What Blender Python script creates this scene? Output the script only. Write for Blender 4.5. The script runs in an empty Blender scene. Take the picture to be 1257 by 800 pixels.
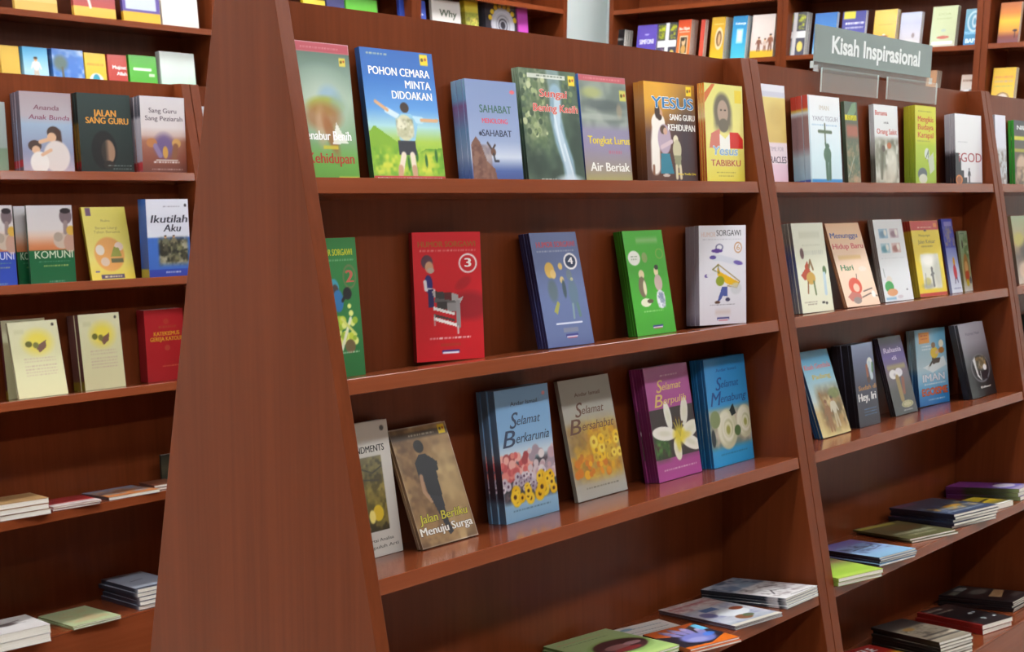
import bpy, bmesh, math, random
import numpy as np
from mathutils import Matrix, Vector

# ---------------------------------------------------------------- measurements
# the bookcase rows run along +X, +Y goes into the shelves, Z is up.
# lengths in shelf spacings (U = 0.30 m); the camera stands EYE above the floor
U = 0.30
EYE = 4.72                      # units
CF, CX, CY = 1600.0, 628.5, 501.7087        # focal length and principal point for 1257 x 800
YAW, PITCH, ROLL = 0.8374, -0.1762, 0.0118
K = 0.224                       # slope of the bookcase fronts
YF, YB = 5.1729, 6.0622         # front and rear faces of the near row at eye height
YJ, KB = 5.4756, 0.0433         # back board and its slope
ZTOP, TH, RHO = 0.8774, 0.0807, 0.1462
DYL = 6.0807                    # the far row stands this much further back
YM = (YF + YB) / 2
YW, XW = 17.5, 22.5             # fronts of the bookcases on the two walls
WD = 0.93                       # their depth
ZW = [-3.3, -2.17, -1.04, 0.09, 1.2, 2.333, 3.459]   # their shelf tops
ZWB = [-3.4, -2.3, -1.2, -0.07, 1.06, 2.19, 3.32]
DROP = 0.04                     # the bottom shelf sits this much lower
CEIL = 6.2

sc = bpy.context.scene
COL = sc.collection

def m3(x, y, z): return Vector((x*U, y*U, (z+EYE)*U))

# ---------------------------------------------------------------- camera
ca, sa, ce, se = math.cos(YAW), math.sin(YAW), math.cos(PITCH), math.sin(PITCH)
FW = Vector((sa*ce, ca*ce, se)); R0 = Vector((ca, -sa, 0)); U0 = R0.cross(FW)
RT = R0*math.cos(ROLL) + U0*math.sin(ROLL)
UP = U0*math.cos(ROLL) - R0*math.sin(ROLL)
cd = bpy.data.cameras.new('camera'); cam = bpy.data.objects.new('camera', cd); COL.objects.link(cam)
EYEP = m3(0, 0, 0)
cam.matrix_world = Matrix(((RT.x, UP.x, -FW.x, EYEP.x), (RT.y, UP.y, -FW.y, EYEP.y), (RT.z, UP.z, -FW.z, EYEP.z), (0, 0, 0, 1)))
cd.sensor_width = 36; cd.lens = 36*CF/1257; cd.shift_y = (CY-400)/1257
cd.clip_start = 0.05; cd.clip_end = 60
cd.dof.use_dof = True; cd.dof.focus_distance = 2.25; cd.dof.aperture_fstop = 14.0
sc.camera = cam

# ---------------------------------------------------------------- light and exposure
sc.view_settings.view_transform = 'Standard'; sc.view_settings.look = 'None'
sc.view_settings.gamma = 1; sc.view_settings.use_curve_mapping = False
sc.view_settings.exposure = 0.0
LAMP_POWER = 34.5            # emission of the ceiling lamps
WINDOW_POWER = 30.0        # daylight through the shop window, W
w = bpy.data.worlds.new('world'); sc.world = w; w.use_nodes = True
w.node_tree.nodes['Background'].inputs[0].default_value = (0.9, 0.95, 1.0, 1)
w.node_tree.nodes['Background'].inputs[1].default_value = 0.06
ld = bpy.data.lights.new('daylight', 'AREA'); ld.shape = 'RECTANGLE'; ld.size = 2.04; ld.size_y = 1.59
ld.energy = WINDOW_POWER; ld.color = (0.97, 0.99, 1.0)
lo = bpy.data.objects.new('daylight', ld); COL.objects.link(lo)
lo.location = (-3.3, 6.95*U, (EYE-0.2)*U); lo.rotation_euler = (0, -math.pi/2, 0)

# ---------------------------------------------------------------- helpers
def lin(c):
    c = np.asarray(c, float)
    return np.where(c <= 0.04045, c/12.92, ((c+0.055)/1.055)**2.4)

def hx(s): return np.array([int(s[i:i+2], 16)/255 for i in (0, 2, 4)])

def rgb(s): return tuple(float(v) for v in lin(hx(s))) + (1,)

def tag(o, label=None, cat=None, group=None, kind=None):
    if label: o['label'] = label
    if cat: o['category'] = cat
    if group: o['group'] = group
    if kind: o['kind'] = kind
    return o

def empty(name, loc, label, cat, group=None, matrix=None):
    o = bpy.data.objects.new(name, None); COL.objects.link(o)
    o.empty_display_size = 0.05
    if matrix is not None: o.matrix_world = matrix
    else: o.location = loc
    return tag(o, label, cat, group)

def meshobj(name, me, parent=None):
    o = bpy.data.objects.new(name, me); COL.objects.link(o)
    if parent: o.parent = parent
    return o

def solid(name, polys, mat, parent=None, off=(0, 0, 0), bevel=0.0):
    """one mesh of prisms; polys = list of (bottom ring, top ring) of points"""
    bm = bmesh.new(); off = Vector(off)
    for a, b in polys:
        va = [bm.verts.new(Vector(p)-off) for p in a]; vb = [bm.verts.new(Vector(p)-off) for p in b]
        n = len(a)
        bm.faces.new(va[::-1]); bm.faces.new(vb)
        for i in range(n): bm.faces.new((va[i], va[(i+1) % n], vb[(i+1) % n], vb[i]))
    bmesh.ops.recalc_face_normals(bm, faces=bm.faces)
    if bevel: bmesh.ops.bevel(bm, geom=list(bm.edges), offset=bevel, segments=2, affect='EDGES', profile=0.6)
    me = bpy.data.meshes.new(name); bm.to_mesh(me); bm.free()
    me.materials.append(mat)
    return meshobj(name, me, parent)

def boxp(x0, x1, y0, y1, z0, z1):
    return ([(x0, y0, z0), (x1, y0, z0), (x1, y1, z0), (x0, y1, z0)], [(x0, y0, z1), (x1, y0, z1), (x1, y1, z1), (x0, y1, z1)])

def prismx(x0, x1, yz):
    """profile in the YZ plane (units) extruded along X"""
    return ([m3(x0, y, z) for y, z in yz], [m3(x1, y, z) for y, z in yz])

# ---------------------------------------------------------------- materials
def mat(name, color=(0.5, 0.5, 0.5, 1), rough=0.5, spec=0.5, emit=None, power=0, alpha=None):
    m = bpy.data.materials.new(name); m.use_nodes = True
    b = m.node_tree.nodes['Principled BSDF']
    b.inputs['Base Color'].default_value = color; b.inputs['Roughness'].default_value = rough
    b.inputs['Specular IOR Level'].default_value = spec
    if emit: b.inputs['Emission Color'].default_value = emit; b.inputs['Emission Strength'].default_value = power
    if alpha is not None: b.inputs['Alpha'].default_value = alpha
    return m

def wood(name, scale, ca_, cb_, rough, spec):
    m = mat(name, rough=rough); nt = m.node_tree; N = nt.nodes; L = nt.links
    b = N['Principled BSDF']; b.inputs['Specular IOR Level'].default_value = spec
    tc = N.new('ShaderNodeTexCoord'); mp = N.new('ShaderNodeMapping'); mp.inputs['Scale'].default_value = scale
    L.new(tc.outputs['Object'], mp.inputs['Vector'])
    n1 = N.new('ShaderNodeTexNoise'); n1.inputs['Scale'].default_value = 1.0; n1.inputs['Detail'].default_value = 6; n1.inputs['Roughness'].default_value = 0.6
    n2 = N.new('ShaderNodeTexNoise'); n2.inputs['Scale'].default_value = 6.0; n2.inputs['Detail'].default_value = 3
    L.new(mp.outputs[0], n1.inputs['Vector']); L.new(mp.outputs[0], n2.inputs['Vector'])
    mx = N.new('ShaderNodeMix'); mx.data_type = 'FLOAT'; mx.inputs[0].default_value = 0.35
    L.new(n1.outputs[0], mx.inputs[2]); L.new(n2.outputs[0], mx.inputs[3])
    r = N.new('ShaderNodeValToRGB'); r.color_ramp.elements[0].position = 0.25; r.color_ramp.elements[1].position = 0.75
    r.color_ramp.elements[0].color = rgb(ca_); r.color_ramp.elements[1].color = rgb(cb_)
    L.new(mx.outputs[0], r.inputs[0]); L.new(r.outputs[0], b.inputs['Base Color'])
    return m

M = {}
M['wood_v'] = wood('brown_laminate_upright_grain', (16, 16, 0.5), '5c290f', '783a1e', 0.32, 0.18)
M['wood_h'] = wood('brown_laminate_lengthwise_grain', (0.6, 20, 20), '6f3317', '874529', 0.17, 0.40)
M['paint'] = mat('white_wall_paint', rgb('dce8e6'), 0.8)
M['ceil'] = mat('ceiling_paint', rgb('e6e6e2'), 0.9)
M['metal'] = mat('white_metal', rgb('e0e0e0'), 0.4)
M['lamp'] = mat('lamp_diffuser', rgb('ffffff'), 0.5, emit=(0.96, 0.985, 1.0, 1), power=LAMP_POWER)

def printed(name, rough, coat):
    m = mat(name, rough=rough); nt = m.node_tree
    a = nt.nodes.new('ShaderNodeVertexColor'); a.layer_name = 'print'
    nt.links.new(a.outputs[0], nt.nodes['Principled BSDF'].inputs['Base Color'])
    nt.nodes['Principled BSDF'].inputs['Coat Weight'].default_value = coat
    nt.nodes['Principled BSDF'].inputs['Coat Roughness'].default_value = 0.12
    return m
M['cover'] = printed('printed_cover', 0.42, 0.25)

def paper():
    m = mat('page_edges', rough=0.85, spec=0.2); nt = m.node_tree; N = nt.nodes
    tc = N.new('ShaderNodeTexCoord'); mp = N.new('ShaderNodeMapping'); mp.inputs['Scale'].default_value = (3, 2500, 3)
    n = N.new('ShaderNodeTexNoise'); n.inputs['Scale'].default_value = 1; n.inputs['Detail'].default_value = 1
    r = N.new('ShaderNodeValToRGB'); r.color_ramp.elements[0].color = rgb('c9c5b8'); r.color_ramp.elements[1].color = rgb('f2f0e8')
    r.color_ramp.elements[0].position = 0.35; r.color_ramp.elements[1].position = 0.6
    nt.links.new(tc.outputs['Object'], mp.inputs[0]); nt.links.new(mp.outputs[0], n.inputs['Vector'])
    nt.links.new(n.outputs[0], r.inputs[0]); nt.links.new(r.outputs[0], N['Principled BSDF'].inputs['Base Color'])
    return m
M['paper'] = paper()

def floor_mat():
    m = mat('grey_floor_tiles', rough=0.35); nt = m.node_tree; N = nt.nodes
    tc = N.new('ShaderNodeTexCoord'); br = N.new('ShaderNodeTexBrick')
    br.offset = 0; br.inputs['Scale'].default_value = 1; br.inputs['Brick Width'].default_value = 0.4; br.inputs['Row Height'].default_value = 0.4
    br.inputs['Mortar Size'].default_value = 0.003
    br.inputs['Color1'].default_value = rgb('a89c92'); br.inputs['Color2'].default_value = rgb('b0a499'); br.inputs['Mortar'].default_value = rgb('7d746c')
    nt.links.new(tc.outputs['Object'], br.inputs['Vector']); nt.links.new(br.outputs[0], N['Principled BSDF'].inputs['Base Color'])
    return m
M['floor'] = floor_mat()

# ---------------------------------------------------------------- the room
XL, XR, YN, YFAR = -10.5, XW+WD+0.05, -9.0, YW+WD+0.05
def struct(name, polys, m): return tag(solid(name, polys, m), kind='structure')
def ubox(x0, x1, y0, y1, z0, z1): return ([m3(x, y, z0) for x, y in ((x0, y0), (x1, y0), (x1, y1), (x0, y1))], [m3(x, y, z1) for x, y in ((x0, y0), (x1, y0), (x1, y1), (x0, y1))])
struct('floor', [ubox(XL, XR, YN, YFAR, -EYE-0.3, -EYE)], M['floor'])
struct('ceiling', [ubox(XL, XR, YN, YFAR, CEIL, CEIL+0.3)], M['ceil'])
struct('wall_back', [ubox(XL, XR+0.4, YFAR, YFAR+0.4, -EYE, CEIL)], M['paint'])
struct('wall_right', [ubox(XR, XR+0.4, YN, YFAR, -EYE, CEIL)], M['paint'])
M['beige'] = mat('beige_wall_paint', rgb('8f8174'), 0.8)
struct('wall_front', [ubox(XL, XR+0.4, YN-0.4, YN, -EYE, CEIL)], M['beige'])
wx0, wx1, wz0, wz1 = 4.3, 9.6, -3.6, 3.2      # shop window opening in the left wall (Y and Z)
struct('wall_left', [ubox(XL-0.4, XL, YN, wx0, -EYE, CEIL), ubox(XL-0.4, XL, wx1, YFAR, -EYE, CEIL),
                     ubox(XL-0.4, XL, wx0, wx1, -EYE, wz0), ubox(XL-0.4, XL, wx0, wx1, wz1, CEIL)], M['beige'])
fr = []
for a in (wx0, (wx0*2+wx1)/3, (wx0+2*wx1)/3, wx1-0.2): fr.append(ubox(XL-0.3, XL-0.1, a, a+0.2, wz0, wz1))
fr += [ubox(XL-0.3, XL-0.1, wx0, wx1, wz0, wz0+0.2), ubox(XL-0.3, XL-0.1, wx0, wx1, wz1-0.2, wz1)]
struct('window_1', fr, M['metal'])

def ceiling_light(x, y, where):
    t = empty('ceiling_light', m3(x, y, CEIL), 'white ceiling lamp ' + where, 'ceiling light', 'ceiling lamps')
    off = m3(x, y, CEIL)
    a, b, h = 2.1, 0.52, 0.18
    solid('frame', [ubox(x-a, x+a, y-b, y-b+0.08, CEIL-h, CEIL), ubox(x-a, x+a, y+b-0.08, y+b, CEIL-h, CEIL),
                    ubox(x-a, x-a+0.08, y-b, y+b, CEIL-h, CEIL), ubox(x+a-0.08, x+a, y-b, y+b, CEIL-h, CEIL)], M['metal'], t, off)
    solid('diffuser', [ubox(x-a+0.08, x+a-0.08, y-b+0.08, y+b-0.08, CEIL-h*0.8, CEIL-h*0.3)], M['lamp'], t, off)
for y, nm in ((-2.4, 'over the front aisle'), (4.1, 'over the near bookcases'), (10.4, 'over the far bookcases'), (15.9, 'before the back wall')):
    for i, x in enumerate((-3.0, 4.5, 12.0, 19.5)):
        ceiling_light(x, y, nm + ', ' + ('first', 'second', 'third', 'fourth')[i] + ' from the window end')

# ---------------------------------------------------------------- sloping double-sided bookcases
def yfr(z, dy=0): return YF + dy + K*z
def ybk(z, dy=0): return YB + dy - K*z
def ybd(z, dy=0): return YJ + dy + KB*z
SH = 5
AT = 0.087
def gondola(name, xa, xb, ta, tb, dy, z1, label, group):
    """xa..xb outer faces, ta/tb thickness of the two side panels"""
    base = m3((xa+xb)/2, YM+dy, -EYE)
    t = empty(name, base, label, 'bookcase', group)
    zt = ZTOP; zb = -EYE
    for x0, x1, zt in ((xa, xa+ta, ZTOP+(.13 if ta == AT else .0)), (xb-tb, xb, ZTOP)):
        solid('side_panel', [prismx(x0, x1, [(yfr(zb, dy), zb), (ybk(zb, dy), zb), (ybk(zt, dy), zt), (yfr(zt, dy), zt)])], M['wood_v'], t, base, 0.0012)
    x0, x1 = xa+ta, xb-tb
    tk = 0.045
    for s in (0, 1):
        f = (lambda y: y) if s == 0 else (lambda y: 2*(YM+dy)-y)
        zz = zt-0.004
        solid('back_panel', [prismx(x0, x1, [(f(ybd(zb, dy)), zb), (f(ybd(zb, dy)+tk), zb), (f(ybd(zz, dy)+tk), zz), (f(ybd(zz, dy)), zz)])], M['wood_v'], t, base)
        for i in range(SH):
            z = z1 - i - (DROP if i == SH-1 else 0); z -= RHO*0.008; TH_ = TH if i < SH-1 else 0.02; yF = yfr(z, dy)+0.008; yK = ybd(z-0.1, dy); d = yK-yF
            yF2 = yfr(z-TH_, dy)+0.008; d2 = yK-yF2
            solid('shelf', [prismx(x0, x1, [(f(yF), z), (f(yF2), z-TH_), (f(yK), z-TH_-RHO*d2), (f(yK), z-RHO*d)])], M['wood_h'], t, base, 0.0012)
        z = z1-(SH-1)-RHO*0.008-0.021-DROP
        solid('plinth', [prismx(x0, x1, [(f(yfr(z, dy)+0.008), z), (f(yfr(zb, dy)+0.008), zb), (f(yfr(zb, dy)+0.07), zb), (f(yfr(z, dy)+0.07), z-0.06*RHO*1.4)])], M['wood_h'], t, base)
    za = zt-0.05
    solid('top_panel', [prismx(x0, x1, [(ybd(za, dy)+tk, za), (2*(YM+dy)-ybd(za, dy)-tk, za), (2*(YM+dy)-ybd(za, dy)-tk, za+0.04), (ybd(za, dy)+tk, za+0.04)])], M['wood_h'], t, base)
    return t
AX0, AX1 = 4.1656, 8.4107
BX0, BX1 = 8.6393, 12.7235
mid = (AX1+BX0)/2; midc = BX1 + 0.1
gN, gF = 'near row of sloping bookcases', 'far row of sloping bookcases'
gondola('sloping_bookcase', AX0, mid-0.004, AT, mid-0.004-AX1, 0, -0.0123, 'near brown bookcase whose wide tapered end panel faces the camera', gN)
gondola('sloping_bookcase', mid+0.004, midc-0.004, BX0-mid-0.004, midc-0.004-BX1, 0, -0.0123, 'brown bookcase under the grey sign, holding the white cross book', gN)
gondola('sloping_bookcase', midc+0.004, midc+4.3, 0.1, 0.1, 0, -0.0123, 'brown bookcase cut off by the right edge of the photo', gN)
LX = 7.703
gondola('sloping_bookcase', LX-4.12, LX+0.1, 0.1, 0.1, DYL, 0.0045, 'brown bookcase behind and left of the tapered end panel', gF)
gondola('sloping_bookcase', LX+0.108, LX+4.3, 0.1, 0.1, DYL, 0.0045, 'far row bookcase mostly hidden behind the tapered end panel', gF)

# ---------------------------------------------------------------- bookcases along the walls
def wall_case(name, org, rotz, wdt, zs, label, group):
    """local frame: x along the wall, y into the wall, z up from the floor"""
    t = empty(name, org, label, 'bookcase', group); t.rotation_euler = (0, 0, rotz)
    d = WD*U; p = 0.034; H = (zs[-1]+EYE+1.15)*U
    for a in (0.001, wdt-p-0.001): solid('side_panel', [boxp(a, a+p, 0, d, 0, H)], M['wood_v'], t, bevel=0.001)
    solid('back_panel', [boxp(p, wdt-p, d-0.014, d-0.002, 0.02, H-0.005)], M['wood_v'], t)
    for z in zs:
        zz = (z+EYE)*U
        solid('shelf', [boxp(p, wdt-p, 0.003, d-0.014, zz-0.026, zz)], M['wood_h'], t, bevel=0.001)
    solid('top_panel', [boxp(p, wdt-p, 0.0, d-0.014, H-0.03, H)], M['wood_h'], t, bevel=0.001)
    solid('plinth', [boxp(p, wdt-p, 0.03, 0.05, 0, (zs[0]+EYE)*U-0.026)], M['wood_h'], t)
    return t
gW1, gW2 = 'bookcases on the back wall', 'bookcases on the right wall'
for x0, x1, nm in ((4.1, 8.3, 'wall bookcase at the far left end of the back wall'), (8.3, 12.5, 'wall bookcase at top left, yellow books on its upper shelf'),
                   (12.5, 16.75, 'back wall bookcase mostly hidden behind the end panel'), (16.75, 20.95, 'back wall bookcase left of the bare white wall strip')):
    wall_case('wall_bookcase', m3(x0, YW, -EYE), 0, (x1-x0)*U, ZWB, nm, gW1)
for y0, y1, nm in ((17.65, 13.47, 'right wall bookcase nearest the bare white wall strip'), (13.47, 9.55, 'right wall bookcase behind the grey sign'),
                   (9.55, 5.45, 'right wall bookcase at the top right corner of the photo')):
    wall_case('wall_bookcase', m3(XW, y0, -EYE), -math.pi/2, (y0-y1)*U, ZW, nm, gW2)

# ---------------------------------------------------------------- printing covers
def vnoise(u, v, seed):
    """smooth value noise on arrays"""
    rs = np.random.RandomState(seed); g = rs.rand(64, 64)
    x0 = np.floor(u).astype(int); y0 = np.floor(v).astype(int)
    fx = u-x0; fy = v-y0; fx = fx*fx*(3-2*fx); fy = fy*fy*(3-2*fy)
    a = g[y0 % 64, x0 % 64]; b = g[y0 % 64, (x0+1) % 64]; c = g[(y0+1) % 64, x0 % 64]; d = g[(y0+1) % 64, (x0+1) % 64]
    return (a*(1-fx)+b*fx)*(1-fy)+(c*(1-fx)+d*fx)*fy

class Canvas:
    """a small picture held on a grid of points: u to the right, v up, both 0..1"""
    def __init__(s, w, h, res, base):
        s.w, s.h = w, h; s.nx = max(6, int(w*res)); s.ny = max(8, int(h*res))
        s.u, s.v = np.meshgrid(np.linspace(0, 1, s.nx), np.linspace(0, 1, s.ny))
        s.p = np.zeros((s.ny, s.nx, 3)); s.p[:] = hx(base); s.px = 1.0/s.nx; s.py = 1.0/s.ny
        s.texts = []
    def mix(s, m, c, a=1):
        m = np.clip(m, 0, 1)[..., None]*a
        s.p = s.p*(1-m)+(hx(c) if isinstance(c, str) else c)*m
        return s
    def vg(s, *st, u0=0, u1=1):
        """vertical gradient through (v, colour) stops, between the first and last stop"""
        vs = [q[0] for q in st]; cs = np.array([hx(q[1]) for q in st])
        g = np.stack([np.interp(s.v, vs, cs[:, i]) for i in range(3)], -1)
        m = (s.v >= vs[0]) & (s.v <= vs[-1]) & (s.u >= u0) & (s.u <= u1)
        s.p = np.where(m[..., None], g, s.p); return s
    def r(s, u0, v0, u1, v1, c, a=1, soft=0):
        ex, ey = max(s.px*.6, soft), max(s.py*.6, soft)
        m = np.clip((s.u-u0)/ex+.5, 0, 1)*np.clip((u1-s.u)/ex+.5, 0, 1)*np.clip((s.v-v0)/ey+.5, 0, 1)*np.clip((v1-s.v)/ey+.5, 0, 1)
        return s.mix(m, c, a)
    def e(s, cu, cv, ru, rv, c, a=1, soft=.12, rot=0):
        asp = s.h/s.w; x = (s.u-cu); y = (s.v-cv)*asp; k = math.radians(rot)
        x, y = x*math.cos(k)+y*math.sin(k), -x*math.sin(k)+y*math.cos(k)
        d = np.sqrt((x/ru)**2+(y/(rv*asp))**2)
        return s.mix((1-d)/max(soft, s.px/ru)+.5, c, a)
    def ring(s, cu, cv, ru, rv, wd, c, a=1):
        d = np.sqrt(((s.u-cu)/ru)**2+((s.v-cv)/rv)**2)
        return s.mix((wd-np.abs(d-1))/max(.08, s.px/ru)+.5, c, a)
    def l(s, pts, wd, c, a=1):
        """stroke through points; wd in widths of the cover"""
        asp = s.h/s.w; D = np.full(s.u.shape, 9.0)
        for (a0, b0), (a1, b1) in zip(pts[:-1], pts[1:]):
            dx, dy = a1-a0, (b1-b0)*asp; q = dx*dx+dy*dy+1e-9
            t = np.clip(((s.u-a0)*dx+(s.v-b0)*asp*dy)/q, 0, 1)
            D = np.minimum(D, np.hypot(s.u-a0-t*dx, (s.v-b0)*asp-t*dy))
        return s.mix((wd/2-D)/max(s.px, wd*.2)+.5, c, a)
    def g(s, pts, c, a=1):
        """filled polygon"""
        ins = np.zeros(s.u.shape, bool)
        for (x0, y0), (x1, y1) in zip(pts, pts[1:]+pts[:1]):
            cr = ((y0 > s.v) != (y1 > s.v)) & (s.u < (x1-x0)*(s.v-y0)/(y1-y0+1e-12)+x0)
            ins ^= cr
        return s.mix(ins.astype(float), c, a)
    def n(s, u0, v0, u1, v1, cols, sc=8, seed=1, a=1, soft=0.02):
        """patchy picture of several colours"""
        asp = s.h/s.w
        C = np.array([hx(q) for q in cols]); W = []
        for i in range(len(cols)):
            f = .6*vnoise(s.u*sc+9*i, s.v*sc*asp+5*i, seed+i)+.4*vnoise(s.u*sc*2.7+7*i, s.v*sc*asp*2.7+3*i, seed+31+i)
            W.append(f**7)
        W = np.array(W); W /= W.sum(0); col = np.tensordot(W, C, ([0], [0]))
        e = soft
        m = np.clip((s.u-u0)/e+.5, 0, 1)*np.clip((u1-s.u)/e+.5, 0, 1)*np.clip((s.v-v0)/e+.5, 0, 1)*np.clip((v1-s.v)/e+.5, 0, 1)
        return s.mix(m, col, a)
    def dots(s, k, u0, v0, u1, v1, rad, cols, seed=3, core=None):
        rs = random.Random(seed)
        for i in range(k):
            a, b, q = rs.uniform(u0, u1), rs.uniform(v0, v1), rad*rs.uniform(.6, 1.3)
            s.e(a, b, q, q*s.w/s.h, rs.choice(cols), soft=.3)
            if core: s.e(a, b, q*.35, q*.35*s.w/s.h, core, soft=.4)
        return s
    def dash(s, u0, u1, v, hgt, c, seed=1, a=.8):
        """a line of tiny print"""
        rs = random.Random(seed); x = u0
        while x < u1:
            k = rs.uniform(.02, .06); s.r(x, v, min(x+k, u1), v+hgt, c, a*rs.uniform(.6, 1)); x += k+.015
        return s
    def t(s, txt, u, v, h, c, wd=None, al='C', sh=0, bo=0.0, out=None):
        """lettering: baseline v, cap height h, width wd (fractions of the cover)"""
        h *= 1.1; b = .016+bo*.6
        if out:
            for q, (dx, dy) in enumerate(((-1, .4), (1, .4), (0, 1), (0, -1), (.8, -.6), (-.8, -.6))): s.texts.append((txt, u, v, h, out, wd, al, sh, (dx*(b+.03), dy*.045), q*.2))
        for q, dx in enumerate((-b, b, 0)): s.texts.append((txt, u, v, h, c, wd, al, sh, (dx, 0), (1.5 if out else .2)+q*.25))
        return s
    def person(s, u, v, k, body, legs, skin='d9a066', hair='3a2a20'):
        """small figure standing at (u, v), k tall"""
        q = k*s.h/s.w
        s.l([(u-.09*q, v), (u-.05*q, v+.45*k)], .11*q, legs); s.l([(u+.09*q, v), (u+.05*q, v+.45*k)], .11*q, legs)
        s.e(u, v+.62*k, .15*q, .22*k, body); s.l([(u-.13*q, v+.75*k), (u-.22*q, v+.5*k)], .07*q, body); s.l([(u+.13*q, v+.75*k), (u+.22*q, v+.5*k)], .07*q, body)
        s.e(u, v+.9*k, .085*q, .1*k, skin); s.e(u, v+.945*k, .09*q, .06*k, hair); return s

_tc = {}
def textgeo(txt, bo):
    if (txt, bo) not in _tc:
        cu = bpy.data.curves.new('lettering', 'FONT'); cu.body = txt; cu.resolution_u = 3; cu.offset = bo; cu.fill_mode = 'FRONT'
        ob = bpy.data.objects.new('lettering', cu); COL.objects.link(ob)
        me = bpy.data.meshes.new_from_object(ob.evaluated_get(bpy.context.evaluated_depsgraph_get()))
        co = np.array([vv.co[:2] for vv in me.vertices]).reshape(-1, 2); fs = [tuple(pp.vertices) for pp in me.polygons]
        bpy.data.objects.remove(ob); bpy.data.curves.remove(cu); bpy.data.meshes.remove(me)
        _tc[(txt, bo)] = (co, fs)
    return _tc[(txt, bo)]

def lettering(c, w, h):
    """vertices (x, z, layer), faces, colours of a cover's lettering"""
    V, F, Cc = [], [], []; n = 0
    for txt, u, v, ht, col, wd, al, sh, bo, ly in c.texts:
        co, fs = textgeo(txt, 0)
        if not len(co): continue
        x0, x1 = co[:, 0].min(), co[:, 0].max()
        ky = ht*h/0.70; kx = ky if wd is None else wd*w/(x1-x0)
        x = (co[:, 0]-x0)*kx; W = (x1-x0)*kx
        x = x + sh*co[:, 1]*ky + bo[0]*min(kx, ky); zz = co[:, 1]*ky + bo[1]*min(kx, ky)
        ox = {'C': u*w-W/2, 'L': u*w, 'R': u*w-W}[al]
        V.append(np.stack([x+ox-w/2, zz+v*h, np.full(len(co), ly)], 1)); F += [tuple(i+n for i in f) for f in fs]
        Cc.append(np.tile(lin(hx(col)), (len(co), 1))); n += len(co)
    if not V: return np.zeros((0, 3)), [], np.zeros((0, 3))
    return np.concatenate(V), F, np.concatenate(Cc)

def gridf(nx, ny, off):
    i = np.arange(nx-1)[None, :]+np.arange(ny-1)[:, None]*nx+off
    return np.stack([i, i+1, i+1+nx, i+nx], -1).reshape(-1, 4)

def book_meshes(c, t, spine=None, back=None):
    """cover and page block of a paperback: x across, y front (0) to back (t), z up from the foot"""
    w, h = c.w, c.h; e = min(0.0007, t*.2)
    V, F, C = [], [], []; n = 0
    V.append(np.stack([(c.u-.5)*w, np.full(c.u.shape, -0.00012), c.v*h], -1).reshape(-1, 3)); C.append(lin(c.p).reshape(-1, 3))
    F += gridf(c.nx, c.ny, 0).tolist(); n += c.nx*c.ny
    left = lin(c.p[:, 0, :]) if spine is None else lin(np.stack([np.interp(c.v[:, 0], [q[0] for q in spine], [hx(q[1])[i] for q in spine]) for i in range(3)], -1))
    V.append(np.concatenate([np.stack([np.full(c.ny, -w/2-.00012), np.full(c.ny, y), c.v[:, 0]*h], -1) for y in (t, 0)]).reshape(2, c.ny, 3).transpose(1, 0, 2).reshape(-1, 3))
    C.append(np.repeat(left, 2, 0)); F += gridf(2, c.ny, n).tolist(); n += 2*c.ny
    bc = left.mean(0) if back is None else lin(hx(back))
    def box(x0, x1, y0, y1):
        nonlocal n
        v = np.array([[x, y, z] for z in (0, h) for (x, y) in ((x0, y0), (x1, y0), (x1, y1), (x0, y1))]); V.append(v)
        k = lin(c.p).mean((0, 1)); C.append(np.tile(bc if y0 > t/2 else k, (8, 1)))
        F.extend([[n+j for j in f] for f in ((3, 2, 1, 0), (4, 5, 6, 7), (0, 1, 5, 4), (1, 2, 6, 5), (2, 3, 7, 6), (3, 0, 4, 7))]); n += 8
    box(-w/2, w/2, 0, e); box(-w/2, w/2, t-e, t); box(-w/2, -w/2+e, e, t-e)
    tv, tf, tcx = lettering(c, w, h)
    if len(tv):
        V.append(np.stack([tv[:, 0], -0.00026-0.00012*tv[:, 2], tv[:, 1]], 1)); C.append(tcx)
        F += [[i+n for i in f] for f in tf]; n += len(tv)
    V = np.concatenate(V); C = np.concatenate(C)
    me = bpy.data.meshes.new('cover'); me.from_pydata(V.tolist(), [], F)
    at = me.color_attributes.new('print', 'FLOAT_COLOR', 'POINT')
    at.data.foreach_set('color', np.concatenate([C, np.ones((len(C), 1))], 1).astype(np.float32).ravel())
    me.materials.append(M['cover'])
    pb = bpy.data.meshes.new('page_block')
    x0, x1, y0, y1, z0, z1 = -w/2+e, w/2-.0012, e, t-e, .0008, h-.0008
    pb.from_pydata([(x, y, z) for z in (z0, z1) for (x, y) in ((x0, y0), (x1, y0), (x1, y1), (x0, y1))], [],
                   [(3, 2, 1, 0), (4, 5, 6, 7), (0, 1, 5, 4), (1, 2, 6, 5), (2, 3, 7, 6), (3, 0, 4, 7)])
    pb.materials.append(M['paper'])
    return me, pb

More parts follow.
